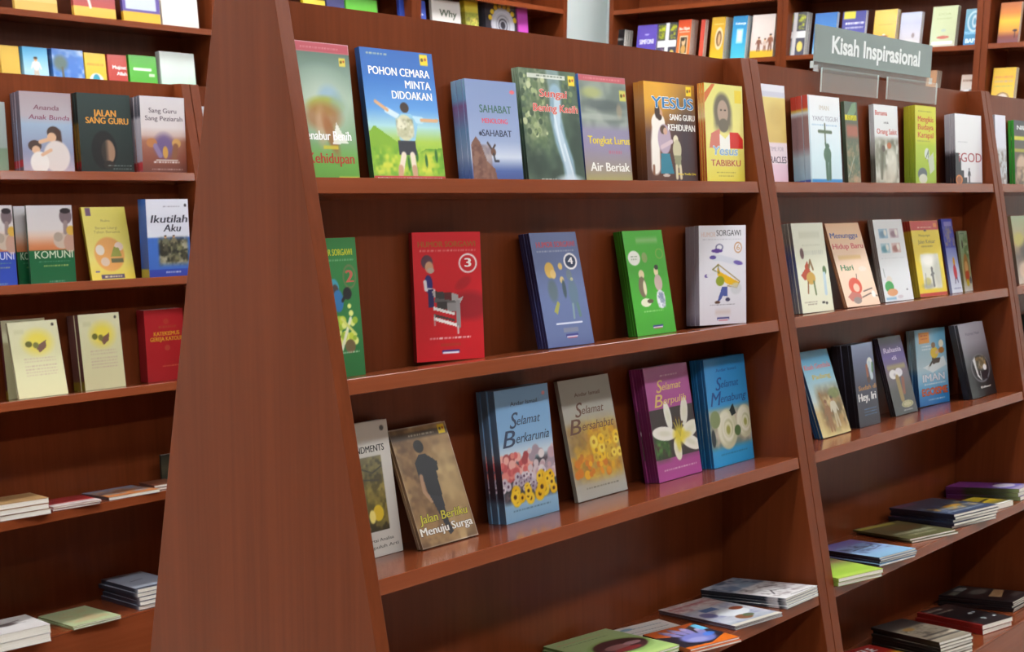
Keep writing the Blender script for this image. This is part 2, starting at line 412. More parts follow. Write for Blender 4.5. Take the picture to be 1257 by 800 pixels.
# ---------------------------------------------------------------- setting books down
def ray(px, py): return FW*CF + RT*(px-CX) - UP*(py-CY)         # direction, camera at the origin (units)
def prj(p):
    d = p.dot(FW); return CX+CF*p.dot(RT)/d, CY-CF*p.dot(UP)/d
def hitp(px, py, p0, nrm):
    d = ray(px, py); return d*(p0.dot(nrm)/d.dot(nrm))
ORD = ['front', 'second', 'third', 'fourth', 'fifth', 'sixth', 'seventh', 'eighth']
NB = [0]
LOG = []
def put(cv, pb, mw, label, group, cat='book'):
    t = empty('book' if cat == 'book' else cat, None, label, cat, group, mw)
    meshobj('cover', cv, t); meshobj('page_block', pb, t); NB[0] += 1
    return t
def frame(p, ux, fr, up):
    """matrix of a book: p foot centre (units), ux across, fr backwards, up"""
    o = m3(*p)
    return Matrix(((ux.x, fr.x, up.x, o.x), (ux.y, fr.y, up.y, o.y), (ux.z, fr.z, up.z, o.z), (0, 0, 0, 1)))
Z = Vector((0, 0, 1))
def spread(stack, n, desc, short):
    if n == 1: return [desc]
    return ['front ' + desc] + ['%s from the front in the stack of %s' % (ORD[i], short) for i in range(1, n)]

ROWS = {'A': (0, -0.0123, YB), 'B': (0, -0.0123, YB), 'C': (0, -0.0123, YB), 'L': (DYL, 0.0045, YB)}
def stand(row, i, quad, left, n, art, desc, short, base='ffffff', spine=None, back=None, res=None, o=None, lean=None, yaw=None, T=None, cl=(0.03, 0.42)):
    """books standing on shelf i of a row: quad = picture corners TL TR BR BL of the front cover, left = x of the stack's far top left corner"""
    dy, z1, _ = ROWS[row]; z = z1-i; yF = yfr(z, dy)
    (tlx, tly), (trx, tr_y), (brx, bry), (blx, bly) = quad
    pn = Vector((0, RHO, 1)).normalized(); p0 = Vector((0, yF, z))
    def solve(o):
        if o is None:
            a = hitp(blx, bly, p0, pn); b = hitp(brx, bry, p0, pn)
        else:
            q = Vector((0, yF+o, 0)); yv = Vector((0, 1, 0))
            a = hitp(blx, bly, q, yv); b = hitp(brx, bry, q, yv)
            a.z = b.z = z-RHO*o
        k = math.atan2(b.y-a.y, b.x-a.x)
        k = max(-.16, min(.16, k)) if yaw is None else math.radians(yaw)
        ux = Vector((math.cos(k), math.sin(k), 0)); bk = Vector((-math.sin(k), math.cos(k), 0))
        lo_, hi = 0.02, 2.0
        for _ in range(40):
            md = (lo_+hi)/2
            if prj(a+ux*md)[0] < brx: lo_ = md
            else: hi = md
        wd = lo_; mid_ = a+ux*wd/2
        q = hitp((tlx+trx)/2, (tly+tr_y)/2, mid_, ux)-mid_
        ln = math.atan2(q.dot(bk), q.z); h = q.length
        if lean is not None or not cl[0] <= ln <= cl[1]:
            ln = max(cl[0], min(cl[1], ln)) if lean is None else math.radians(lean)
            uv = bk*math.sin(ln)+Z*math.cos(ln); lo2, hi2 = .1, 1.6
            for _ in range(40):
                md = (lo2+hi2)/2
                if prj(mid_+uv*md)[1] > (tly+tr_y)/2: lo2 = md
                else: hi2 = md
            h = lo2
        uv = bk*math.sin(ln)+Z*math.cos(ln); nb = bk*math.cos(ln)-Z*math.sin(ln)
        if T is not None: tt = T/U
        else:
            tl = a+uv*h; lo3, hi3 = 0.005, 0.6
            for _ in range(40):
                md = (lo3+hi3)/2
                if prj(tl+nb*md)[0] > left: lo3 = md
                else: hi3 = md
            tt = max(0.018*n, min(0.09*n if n > 1 else .14, lo3))
        return a, ux, bk, uv, nb, wd, h, ln, tt, k
    if o is None:
        o = .1 + .15*i
        for _ in range(8):
            a, ux, bk, uv, nb, wd, h, ln, tt, k = solve(o)
            zt = z-RHO*o+h*math.cos(ln)
            o = max(.03, ybd(zt, dy)-yF-h*math.sin(ln)-tt/math.cos(ln)*1.05-.02)
    r_ = solve(o); a, ux, bk, uv, nb, wd, h, ln, tt, k = r_
    t = tt/n
    LOG.append((desc, row, i, 'w%.1f h%.1f cm t%.1f mm lean%.0f yaw%.0f front%.1f cm toppos%.1f' % (wd*30, h*30, t*300, math.degrees(ln), math.degrees(k), (a.y-yF)*30, (ybd(a.z+h*math.cos(ln), dy)-(a.y+h*math.sin(ln)+tt))*30)))
    res = res or {'A': 640, 'B': 560, 'C': 500, 'L': 460}[row]
    c = Canvas(wd*U, h*U, res, base); art(c)
    cv, pb = book_meshes(c, min(t*U*.92, t*U-.0009) if n > 1 else t*U*.98, spine, back)
    labs = spread(None, n, desc, short); f = a+ux*wd/2; rs = random.Random(len(LOG))
    grp = {0: 'top', 1: 'second', 2: 'third', 3: 'fourth', 4: 'bottom'}[i]
    g = 'books on the %s shelf of the %s' % (grp, {'A': 'near bookcase', 'B': 'bookcase under the grey sign', 'C': 'bookcase at the right edge', 'L': 'far row bookcase'}[row])
    for j in range(n):
        p = f+nb*(t*j)+ux*(rs.uniform(-.006, .006) if j else 0)
        # let it down onto the sloping board
        low = min((q.z-(z-RHO*(q.y-yF))) for q in (p-ux*wd/2, p+ux*wd/2, p-ux*wd/2+nb*t, p+ux*wd/2+nb*t))
        p = p-uv*(low/(math.cos(ln)+RHO*math.sin(ln)))+Z*.0015
        put(cv, pb, frame(p, ux, nb, uv), labs[j], g)

def pile(row, i, ftop, fbot, l, r, n, art, desc, short, base='ffffff', spine=None, back=None, ln=None, wn=None, cat='book', lift=0, jit=.012, jr=2.0, ang=None):
    """books lying flat on shelf i: picture points of the pile's front corner (top and foot), its left corner and right corner (top)"""
    dy, z1, _ = ROWS[row]; z = z1-i-(DROP if i == 4 else 0); yF = yfr(z, dy)
    pn = Vector((0, RHO, 1)).normalized(); p0 = Vector((0, yF, z))+pn*lift
    F0 = hitp(fbot[0], fbot[1], p0, pn)
    lo_, hi = .003, .8
    for _ in range(40):
        md = (lo_+hi)/2
        if prj(F0+pn*md)[1] > ftop[1]: lo_ = md
        else: hi = md
    T = lo_; pt = F0+pn*T
    L = hitp(l[0], l[1], pt, pn); R = hitp(r[0], r[1], pt, pn)
    ey = (L-pt); h = ey.length if ln is None else ln/U; ey.normalize()
    if ang is not None:
        ey = Vector((math.cos(math.radians(ang)), math.sin(math.radians(ang)), 0)); ey = (ey-pn*ey.dot(pn)).normalized()
    ex = ey.cross(pn).normalized(); wd = (R-pt).dot(ex) if wn is None else wn/U
    LOG.append((desc, row, i, 'FLAT w%.1f h%.1f t%.1f mm (n%d) front%.1f cm  rightangle %.0f dir %.0f backgap %.1f' % (wd*30, h*30, T*300/n, n, (F0.y-yF)*30, math.degrees((R-pt).angle(L-pt)), math.degrees(math.atan2(ey.y, ey.x)), (ybd(z, dy)-max(q.y for q in (pt, L, L+ex*wd, pt+ex*wd)))*30)))
    t = T/n
    c = Canvas(wd*U, h*U, {'A': 560, 'B': 500, 'L': 400}[row], base); art(c)
    cv, pb = book_meshes(c, min(t*U*.97, t*U-.0007) if n > 1 else t*U, spine, back)
    rs = random.Random(len(LOG)+50); grp = {3: 'fourth', 4: 'bottom'}[i]
    g = 'books lying on the %s shelf of the %s' % (grp, {'A': 'near bookcase', 'B': 'bookcase under the grey sign', 'L': 'far row bookcase'}[row])
    ctr = pt+ex*wd/2
    for j in range(n):
        k = math.radians(rs.uniform(-jr, jr)) if j else 0
        x2 = ex*math.cos(k)+ey*math.sin(k); y2 = ey*math.cos(k)-ex*math.sin(k)
        p = ctr-pn*(t*j)+(x2*rs.uniform(-jit, jit)+y2*rs.uniform(-jit, jit) if j else Vector())+pn*.0006
        lab = desc if n == 1 else ('topmost '+desc if j == 0 else '%s book from the top in the pile of %s' % (ORD[j], short))
        put(cv, pb, frame(p, x2, -pn, y2), lab, g, cat)

def wallbook(wall, j, xl, xr, yt, art, desc, n=1, t=.018, base='ffffff', spine=None, o=.12, lean=6, back=None, yaw=0, group=None, hmin=.5):
    """books on shelf j of a wall bookcase: picture x of the left and right sides, y of the top"""
    if wall == 'Y':
        z = ZWB[j]; ux, bk = Vector((1, 0, 0)), Vector((0, 1, 0)); pl = Vector((0, YW+o, 0))
    else:
        z = ZW[j]; ux, bk = Vector((0, -1, 0)), Vector((1, 0, 0)); pl = Vector((XW+o, 0, 0))
    a = hitp(xl, yt, pl, bk); b = hitp(xr, yt, pl, bk)
    f = (a+b)/2; f.z = z; wd = (b-a).length; ln = math.radians(lean)
    if yaw:
        k = math.radians(yaw); ux, bk = ux*math.cos(k)+bk*math.sin(k), bk*math.cos(k)-ux*math.sin(k)
        wd = wd/math.cos(k)
    uv = bk*math.sin(ln)+Z*math.cos(ln); nb = bk*math.cos(ln)-Z*math.sin(ln)
    lo_, hi = .1, 1.1
    for _ in range(40):
        md = (lo_+hi)/2
        if prj(f+uv*md)[1] > yt: lo_ = md
        else: hi = md
    h = lo_
    LOG.append((desc, wall, j, 'w%.1f h%.1f' % (wd*30, h*30)))
    c = Canvas(wd*U, h*U, 330, base); art(c); tu = t/U
    cv, pb = book_meshes(c, t*.96, spine, back)
    for q in range(n):
        p = f+nb*(tu*q); p = p+uv*((z-(p.z-0)+tu*math.sin(ln))/math.cos(ln))+Z*.001
        lab = desc if n == 1 else ('front '+desc if q == 0 else '%s in line, behind the %s' % (ORD[q], desc))
        put(cv, pb, frame(p, ux, nb, uv), lab, group or ('books on the back wall' if wall == 'Y' else 'books on the right wall'))

# ================================================================ near bookcase, top shelf
def logo(c, u=.88, v=.93, k=.05, col='f0d020'):
    c.r(u-k, v-k*c.w/c.h, u+k, v+k*c.w/c.h, col); c.e(u-k*.4, v, k*.35, k*.35*c.w/c.h, '5a4a10'); c.e(u+k*.45, v+.005, k*.3, k*.3*c.w/c.h, 'b04a20')
def a_benih(c):
    c.vg((0, '5e9a3c'), (.14, '6aa84a'), (.3, '7fa57c'), (.6, '9db59f'), (.8, '7d9688'), (.93, '60786c'))
    c.e(.42, .55, .42, .2, 'c4d2c6', .7, 1.2)
    c.r(0, .93, 1, 1, 'b5505c'); c.dash(.1, .8, .955, .012, 'e0b0b0', 1, .5); logo(c, .86, .87, .06, 'd8c850')
    c.e(.55, .6, .2, .09, '8fb0c8', .8, .6); c.e(.46, .54, .32, .07, 'a3a83e', .85, .5); c.e(.7, .55, .14, .08, '8aa89c', .6, .8); c.e(.4, .46, .34, .1, 'a0683c', .75, .6); c.e(.36, .38, .1, .14, 'c8a888', .6, .7)
    c.e(.52, .33, .09, .16, '9a6034', .8, .6, 20); c.g([(.64, .42), (.54, .26), (.84, .27), (.74, .34)], 'eef0e8', .9)
    c.r(.36, .225, .64, .25, 'd8c838', .8); c.t('Menabur Benih', .9, .29, .062, 'ffffff', .95, 'R', bo=.02)
    c.t('Kehidupan', .92, .12, .07, 'b0392b', .86, 'R', bo=.02); c.r(.6, 0, 1, .022, 'e0d040')
def a_cemara(c):
    c.vg((0, '6aa53a'), (.1, '7db33c'), (.3, 'a8c84a'), (.42, 'a9d6dc'), (.55, '5f9bdc'), (.8, '2f6fc0'), (1, '2862b0'))
    c.g([(0, .26), (0, .37), (.08, .42), (.2, .37), (.42, .28), (.42, .1), (0, .1)], '7fae2c'); c.g([(.6, .2), (.75, .25), (1, .26), (1, .1), (.5, .1)], '4f8f28')
    c.n(0, .04, 1, .24, ['4f8f28', 'a8cc3a', '6fae2e', 'e6e24a'], 9, 5, .8, .08)
    for u, v in ((.5, .14), (.62, .2), (.75, .16), (.9, .2)): c.e(u, v, .02, .05, '2f6a2a')
    c.l([(.46, .48), (.27, .54)], .06, 'cfe4ee'); c.l([(.58, .48), (.74, .475)], .07, 'b8dcec')
    c.l([(.28, .54), (.13, .6)], .035, 'd9a87c'); c.l([(.74, .475), (.96, .475)], .035, 'd9a87c'); c.e(.96, .48, .03, .012, 'd9a87c')
    c.g([(.36, .46), (.46, .52), (.6, .52), (.68, .44), (.62, .3), (.42, .3)], '8fc4e0'); c.e(.5, .41, .12, .1, 'cfcfae'); c.n(.38, .34, .62, .48, ['e4e2cc', '8a8a6a', 'b8b894'], 14, 8, .8)
    c.e(.52, .565, .06, .04, '3a2a22'); c.r(.38, .2, .62, .31, '30323c'); c.l([(.44, .2), (.38, .08)], .07, 'e8dcc8'); c.l([(.56, .2), (.57, .08)], .07, 'e8dcc8')
    c.l([(.38, .1), (.37, .05)], .07, 'c8a080'); c.l([(.57, .1), (.57, .05)], .07, 'c8a080')
    c.r(0, 0, 1, .04, 'b8303a'); c.t('DISIAPKAN YANG BERKEPRIBADIAN KUAT', .5, .013, .014, 'f0e0e0', .9)
    c.dash(.08, .36, .955, .012, 'd8d890', 3); logo(c, .87, .945, .055)
    for s, v in (('POHON CEMARA', .805), ('MINTA', .715), ('DIDOAKAN', .63)):
        c.t(s, .93, v, .055, 'f4f4ee', {'POHON CEMARA': .84, 'MINTA': .36, 'DIDOAKAN': .56}[s], 'R', bo=.015)
def a_sahabat(c):
    c.vg((0, '3f5590'), (.1, '4a62a0'), (.24, 'c8d2e2'), (.4, '97a8cc'), (.7, '8698c0'), (1, '7d90ba'))
    c.g([(.02, 0), (.02, .36), (.12, .44), (.2, .38), (.3, .2), (.45, .12), (.48, 0)], '7a5548'); c.n(.02, 0, .4, .36, ['7a5548', '5a3a34', '9a7464'], 12, 4, .5)
    c.l([(.34, .38), (.42, .31), (.48, .36)], .03, '3a2a2a'); c.e(.44, .29, .05, .04, '6a4a3a'); c.l([(.44, .27), (.46, .2), (.53, .2)], .03, '2a2a34')
    c.e(.91, .9, .05, .02, 'e06a70'); c.t('SAHABAT', .55, .68, .07, '3f6a5a', .62, bo=.01); c.t('MENOLONG', .52, .575, .045, 'd8566a', .5, bo=.03); c.t('SAHABAT', .54, .445, .06, '2d3550', .58, bo=.01); c.e(.22, .47, .03, .02, '2d3550')
def a_water(c):
    c.vg((0, '33463c'), (.3, '3c5244'), (.6, '3a4e40'), (1, '46583e')); c.n(0, 0, 1, 1, ['2c3e33', '45604e', '586f58', '31463a'], 4, 21, .8); c.n(0, .3, .46, 1, ['8c9a70', '4a6044', 'aeb68c', '36503a', '667c50'], 9, 7, .9, .25)
    c.dots(60, 0, .4, .4, .95, .03, ['9aa878', 'b8c094', '5a7048', '7a8c60', '3a5038'], 8); c.dots(25, .75, .6, 1, .95, .03, ['5a7048', '7a8c60', '3a5038'], 9); c.e(.2, .15, .18, .12, '26382f', .7, .8); c.e(.92, .3, .14, .25, '2a3d33', .7, .8)
    c.l([(.58, .98), (.6, .8)], .22, '9ab4bc', .6); c.l([(.6, .8), (.57, .58), (.62, .38), (.72, .18), (.74, 0)], .2, '8fb0c8', .85); c.l([(.62, .72), (.58, .5), (.66, .3), (.72, .12), (.74, 0)], .11, 'c4d8e6', .8); c.l([(.55, .6), (.6, .36), (.66, .2)], .03, 'dce8f0', .8); c.l([(.68, .34), (.78, .1), (.8, 0)], .03, 'dce8f0', .7); c.e(.72, .02, .22, .05, 'ccdce6', .8, .7)
    c.g([(.14, .96), (.8, .96), (.8, .92), (.14, .92)], 'e2e4dc', .8); c.dash(.3, .75, .935, .014, '50604f', 2)
    logo(c, .91, .92, .055); c.t('Sungai', .56, .76, .06, 'd2504a', .48, sh=.1, bo=.02, out='e9c8bc'); c.t('Bening Kasih', .58, .63, .06, 'd2504a', .78, sh=.1, bo=.02, out='e9c8bc')
    c.dash(.22, .48, .02, .014, 'd8d8d0', 5)
def a_tongkat(c):
    c.vg((0, 'a8a258'), (.12, '9a8f80'), (.35, '8f86a8'), (.5, '908aa6'), (.58, '8f9a94'), (1, '8a968c')); c.n(0, .54, 1, .95, ['7c8a80', 'a0a89e', '66746e', '8f9c90'], 3, 31, .85, .1)
    c.e(.25, .84, .2, .05, 'b0b468', .7, .8); c.e(.5, .73, .42, .05, '4c5658', .7, .7); c.e(.82, .68, .06, .07, 'a89478', .6, .6); c.e(.4, .62, .5, .03, 'b4bab2', .6, .8); c.r(0, .945, 1, 1, 'bd5560'); c.dash(.1, .9, .963, .014, 'e6a8a8', 4, .6); logo(c, .92, .83, .07, 'c8c458')
    c.t('Tongkat Lurus', .55, .37, .065, 'e8d018', .9, bo=.015); c.dash(.52, .8, .28, .03, 'c06078', 6, .7); c.t('Air Beriak', .53, .115, .075, 'f2f2ec', .84, bo=.02)
def a_guru(c):
    c.vg((0, '4a2a26'), (.5, '5a3830'), (.72, 'a06a2a'), (1, 'c8881c')); c.r(.55, 0, 1, .95, '30283a', .75, .5); c.e(.05, .9, .6, .25, 'f0b428', .75, 1.2); c.r(.0, 0, .5, .5, '7a4424', .55, .5)
    c.l([(.22, .6), (.18, .4), (.17, .16)], .17, 'f2ece4'); c.e(.25, .6, .13, .1, 'f2ece4'); c.e(.28, .69, .06, .055, 'd0a080'); c.e(.24, .71, .05, .07, '3a2418'); c.e(.28, .655, .045, .03, '3a2418')
    c.e(.36, .44, .13, .15, 'b8a4b8'); c.l([(.3, .36), (.5, .42)], .05, 'd6c0c8'); c.e(.34, .535, .06, .045, '5a4030'); c.e(.38, .52, .04, .035, 'd0a890')
    c.g([(.28, .3), (.45, .3), (.52, .1), (.26, .1)], '2f7f96'); c.l([(.13, .17), (.13, .1)], .04, '8a5a3a'); c.e(.37, .08, .07, .015, 'c8b8b0')
    c.e(.58, .44, .05, .045, 'e4dcc0'); c.e(.6, .34, .085, .1, 'c9c3a0'); c.g([(.53, .28), (.68, .28), (.66, .16), (.56, .16)], '8f9070'); c.l([(.58, .17), (.58, .06)], .05, 'd8ceac'); c.l([(.65, .17), (.66, .06)], .05, 'd8ceac')
    c.t('YESUS', .55, .75, .1, '1f7ab8', .82, bo=.03, out='f4f4f4'); c.t('SANG GURU', .73, .635, .055, 'f4f4f0', .5, bo=.03); c.t('KEHIDUPAN', .71, .53, .06, 'f4f4f0', .54, bo=.03)
    logo(c, .88, .935, .055); c.t('Anna Yoella Lina', .78, .085, .022, 'e8d020', .36, bo=.02)
def a_tabib(c):
    c.vg((0, 'e4d850'), (.5, 'e9e08a'), (1, 'ddd878')); c.g([(0, .9), (.2, 1), (.28, 1), (0, .8)], 'd06a2c'); c.r(.78, .82, .96, .95, 'e6cc28', .9)
    c.e(.45, .74, .22, .17, '6b6252', 1, .3); c.r(.24, .55, .68, .76, '6f6656', .95, .1); c.e(.46, .72, .14, .12, 'b09684'); c.e(.47, .585, .13, .07, '6f6656'); c.l([(.4, .74), (.43, .74)], .02, '40362e'); c.l([(.5, .74), (.54, .74)], .02, '40362e')
    c.g([(.08, .35), (.14, .5), (.36, .55), (.4, .35)], 'd07a6a'); c.g([(.6, .35), (.62, .52), (.85, .52), (.97, .45), (.97, .35)], 'd22a24'); c.g([(.36, .34), (.36, .5), (.5, .45), (.62, .5), (.62, .34)], 'f2f0ea')
    c.t('Yesus', .48, .285, .08, '8fb4d6', .66, sh=.2, bo=.03, out='dfe9ee'); c.t('TABIBKU', .5, .17, .06, 'b8502c', .78, bo=.02, out='e8dca8'); c.dash(.25, .75, .1, .01, '8a7a30', 2); c.dash(.3, .7, .065, .01, '8a7a30', 3)
stand('A', 0, ((361, 49.5), (427.4, 56), (442, 215.5), (377, 214)), 355, 1, a_benih, 'green plastic-wrapped paperback partly hidden by the end panel, top shelf', '', spine=[(0, '4f8a38'), (1, '60786c')], yaw=0, T=.012, o=.1)
stand('A', 0, ((441.5, 61), (531, 63.6), (547.5, 216.7), (460, 216)), 440, 2, a_cemara, 'tall blue paperback with a boy spreading his arms over green hills', 'boy-on-the-hills paperbacks', spine=[(0, '2a5a2a'), (.4, '1f3f5a'), (1, '24508c')], T=.014, yaw=0)
stand('A', 0, ((572, 96.6), (631.5, 102), (643, 219), (581, 218.5)), 552, 5, a_sahabat, 'pale blue paperback with a climber helped up a cliff', 'pale blue climber paperbacks', spine=[(0, '3a5a9a'), (.25, '8aa0c0'), (.5, '6a90b8'), (.74, '7a5a8a'), (.8, '6a96bc'), (1, '86a8c4')], yaw=0)
stand('A', 0, ((639.5, 83.4), (703.4, 88.8), (719, 220.6), (650, 219)), 628.4, 3, a_water, 'plastic-wrapped green paperback with a waterfall', 'green waterfall paperbacks', spine=[(0, '2c342f'), (.5, '40584a'), (1, '8aa088')], yaw=0)
stand('A', 0, ((712.4, 90.6), (764.7, 96.6), (777, 222), (720.5, 221.5)), 704.6, 2, a_tongkat, 'grey lilac paperback with yellow and white lettering, blue spine', 'grey lilac paperbacks with blue spines', spine=[(0, '20284a'), (.6, '2a50b0'), (1, '4a80cc')], yaw=0)
stand('A', 0, ((789, 100.5), (853.5, 104.4), (857, 222.7), (795.6, 222)), 776, 2, a_guru, 'brown orange paperback with a robed man, woman and child', 'brown orange robed-figures paperbacks', spine=[(0, '402418'), (.5, '7a4a20'), (.8, 'a87a50'), (1, 'b8782c')], yaw=0)
stand('A', 0, ((864.6, 103), (911, 105), (914.7, 224.5), (868.5, 223.6)), 855.5, 3, a_tabib, 'yellow paperback with a long-haired bearded man in red', 'yellow bearded-man paperbacks', spine=[(0, '9a4a18'), (.6, 'b8602a'), (.66, 'e0c090'), (.95, 'd88a3a'), (1, 'd07a28')], yaw=0, o=.1)

# ---------------------------------------------------------------- second shelf: a numbered joke series
def flag(c, u=.5, v=.055):
    c.r(u-.13, v, u+.13, v+.028, '2a2a7a'); c.r(u-.12, v, u+.12, v+.012, 'd8d8e8'); c.r(u-.1, v-.008, u+.1, v, 'c03040', .8)
def a_two(c):
    c.vg((0, '1f6a34'), (1, '2f7a3e')); c.t('HUMOR SORGAWI', .9, .875, .042, 'b8c02a', .85, 'R', bo=.03); c.dash(.1, .92, .835, .012, '90b890', 1)
    c.t('2', .8, .68, .08, 'b05a4a', .16, bo=.06); c.ring(.8, .72, .14, .08, .1, '8a6a4a', .6)
    c.e(.42, .64, .12, .07, '3a90a8'); c.e(.45, .62, .08, .05, '4a3a34'); c.e(.5, .55, .12, .08, '2a6aa0'); c.e(.72, .6, .1, .045, '1a1a20'); c.l([(.6, .55), (.7, .6)], .06, '1a1a20')
    c.dots(26, .45, .25, .85, .52, .07, ['b8c83a', '8fae30', 'd8e080', '6a9028'], 4); c.l([(.5, .2), (.75, .42)], .06, 'd8dcc0'); c.l([(.55, .42), (.85, .3)], .05, 'c8d070'); c.e(.7, .22, .12, .05, '6a5a3a'); c.dash(.5, .9, .17, .012, 'd8e8d0', 3)
def a_three(c):
    c.vg((0, 'c41624'), (1, 'd01c2a')); c.t('HUMOR SORGAWI', .5, .885, .04, 'a85a20', .84, bo=.03); c.dash(.1, .92, .85, .014, 'e8b0a8', 1)
    c.ring(.8, .755, .125, .07, .09, 'f8f4f4'); c.t('3', .8, .727, .062, 'f8f4f4', .085, bo=.06)
    c.e(.8, .42, .32, .11, '8a1422', .8, .5); c.e(.72, .6, .13, .04, '9a1824', .6, .5, 30)
    c.e(.2, .77, .085, .055, '5a3a4a'); c.e(.23, .73, .06, .045, 'c89a7a'); c.e(.25, .705, .05, .022, 'b8a89a'); c.e(.21, .6, .06, .07, '2a2a70'); c.l([(.16, .62), (.17, .56), (.28, .55)], .045, 'e4e4ea'); c.r(.2, .42, .28, .56, '26265e')
    c.g([(.25, .55), (.66, .48), (.72, .5), (.66, .44), (.28, .5)], 'b0aeb0'); c.g([(.3, .545), (.5, .53), (.5, .46), (.3, .485)], '3a3a3c'); c.g([(.44, .53), (.54, .53), (.54, .47), (.44, .47)], '5a2428'); c.g([(.54, .53), (.64, .51), (.64, .46), (.54, .47)], 'a0a0a0')
    c.g([(.28, .46), (.62, .4), (.64, .46), (.3, .49)], '5a5a5c'); c.r(.32, .4, .47, .46, '38383a'); c.r(.47, .38, .6, .45, '8a8a8c'); c.g([(.27, .4), (.58, .35), (.58, .37), (.27, .425)], 'e6e6e6'); c.g([(.27, .32), (.6, .26), (.6, .285), (.27, .345)], 'f0f0f0'); c.g([(.27, .37), (.58, .32), (.58, .3), (.27, .345)], '4a3a3a')
    c.r(.6, .25, .66, .47, '8f8f92'); c.l([(.28, .36), (.28, .28)], .015, 'c0c0c0'); c.l([(.62, .26), (.62, .21)], .025, 'd0c8c8')
    c.dash(.2, .8, .17, .012, 'f0d8d8', 4, 1); c.r(.35, .11, .65, .135, 'a83a20', .7); flag(c)
def a_four(c):
    c.vg((0, '52608e'), (.1, '5c6c98'), (1, '64729e')); c.t('HUMOR SORGAWI', .52, .87, .045, 'b84a5a', .82, bo=.03); c.dash(.1, .9, .83, .012, 'a8b0c8', 1)
    c.ring(.78, .74, .13, .065, .13, 'f4f4f8'); c.e(.78, .74, .11, .055, '2a3a5a'); c.t('4', .78, .715, .055, 'f4f4f8', .1, bo=.06)
    c.e(.3, .67, .1, .07, 'd8b050'); c.e(.36, .635, .06, .04, 'e0c078'); c.e(.54, .7, .045, .03, 'e0c070'); c.e(.53, .58, .045, .03, 'd0b87a'); c.e(.7, .62, .06, .05, '6a7a86'); c.e(.74, .58, .03, .015, 'e0d090')
    c.e(.3, .49, .1, .1, '56686e', .9, .5); c.e(.55, .5, .04, .08, '3c5058'); c.e(.73, .46, .1, .12, '5a7480', .8, .5); c.g([(.25, .31), (.36, .4), (.4, .38), (.32, .28)], '9a9a4a'); c.l([(.68, .36), (.66, .24)], .04, '7a9498'); c.l([(.78, .36), (.8, .26)], .06, '5a7a78')
    c.r(.25, .195, .82, .205, 'dfe4f0'); c.r(.38, .12, .7, .16, '8a8a90', .6); flag(c, .55, .075)
def a_green(c):
    c.vg((0, '3aa01e'), (1, '46b428')); c.r(.3, .88, .85, .93, '9ac080', .7, .04); c.ring(.85, .77, .09, .045, .15, '8fb03a', .7)
    c.e(.2, .74, .15, .07, 'f4f8ee'); c.dash(.12, .28, .75, .008, '5a7a4a', 2); c.dash(.12, .28, .725, .008, '5a7a4a', 3); c.e(.46, .74, .07, .05, '8aa858')
    c.e(.32, .58, .07, .045, 'e8dcae'); c.e(.31, .46, .1, .1, '7a6a50'); c.e(.36, .45, .04, .07, 'e4e0b8'); c.e(.34, .31, .13, .04, 'e4e4c8'); c.e(.45, .32, .08, .02, '5a4a34')
    c.e(.7, .6, .055, .045, 'ece0b0'); c.e(.72, .64, .05, .025, '2a2a20'); c.e(.72, .49, .1, .08, 'c8b0a8'); c.e(.73, .33, .11, .09, 'd8dce0'); c.n(.64, .25, .83, .4, ['e8ecf0', '6a7a9a', 'c8ccd8'], 18, 6, .8); c.dash(.25, .75, .22, .01, 'a8d890', 5); flag(c, .55, .06)
def a_six(c):
    c.vg((0, 'd6d6e0'), (1, 'e2e2ea')); c.t('HUMOR', .2, .885, .045, 'dcc8c6', .3, bo=.02); c.t('SORGAWI', .63, .895, .055, '5a5a64', .52, bo=.0); c.dash(.08, .92, .855, .01, 'b0b0be', 2)
    c.ring(.83, .775, .075, .05, .12, 'c08a5a'); c.t('6', .83, .75, .05, 'c8a070', .07)
    c.ring(.43, .78, .07, .03, .2, '6a6a90'); c.e(.38, .745, .12, .02, '5a3a90'); c.l([(.3, .68), (.48, .67), (.82, .62)], .1, 'cfd3e0'); c.e(.29, .68, .07, .02, '5a4a98'); c.e(.83, .62, .1, .022, '6a5aa8', 1, .3, -10)
    c.g([(.38, .58), (.46, .53), (.86, .42), (.8, .37), (.58, .41), (.38, .5)], 'e2b41a'); c.l([(.3, .56), (.4, .61), (.86, .43), (.8, .365), (.6, .39)], .015, '8a6a10'); c.l([(.28, .56), (.4, .6), (.42, .52), (.28, .56)], .02, '7a7a4a')
    c.e(.15, .495, .04, .018, '6a5aa0'); c.l([(.18, .5), (.36, .52)], .05, 'd8d8e0'); c.e(.44, .44, .09, .05, '8a9a2a'); c.g([(.48, .38), (.6, .38), (.6, .28), (.5, .29), (.44, .24), (.38, .24)], '4a5aa0'); c.e(.38, .225, .06, .015, '5a3a28'); c.e(.6, .25, .05, .02, '3a3a5a')
    c.e(.78, .36, .12, .06, 'c2c6cc', .7, .3); c.dash(.22, .75, .195, .01, '5a5a6a', 4); c.r(.33, .1, .66, .15, 'c8b8b4', .7, .05); flag(c, .5, .045)
stand('A', 1, ((378, 292.5), (439.8, 292.3), (449, 454), (396, 462)), 370, 1, a_two, 'dark green paperback numbered 2 peeping out beside the end panel', '', spine=[(0, '1a5a2c'), (1, '266a36')], T=.014, o=.2, yaw=0)
stand('A', 1, ((503, 290.3), (592.8, 287.4), (595, 438.3), (512.3, 447)), 500.5, 1, a_three, 'red paperback numbered 3 with a man pushing a book trolley', '', spine=[(0, '7a0c14'), (1, '8a1018')], yaw=-16, T=.012)
stand('A', 1, ((650, 287.4), (706.2, 286), (729.8, 418), (673.7, 424.7)), 636, 4, a_four, 'slate blue paperback numbered 4 on the second shelf', 'slate blue paperbacks numbered 4', spine=[(0, '1a1c44'), (1, '20244e')], yaw=-3)
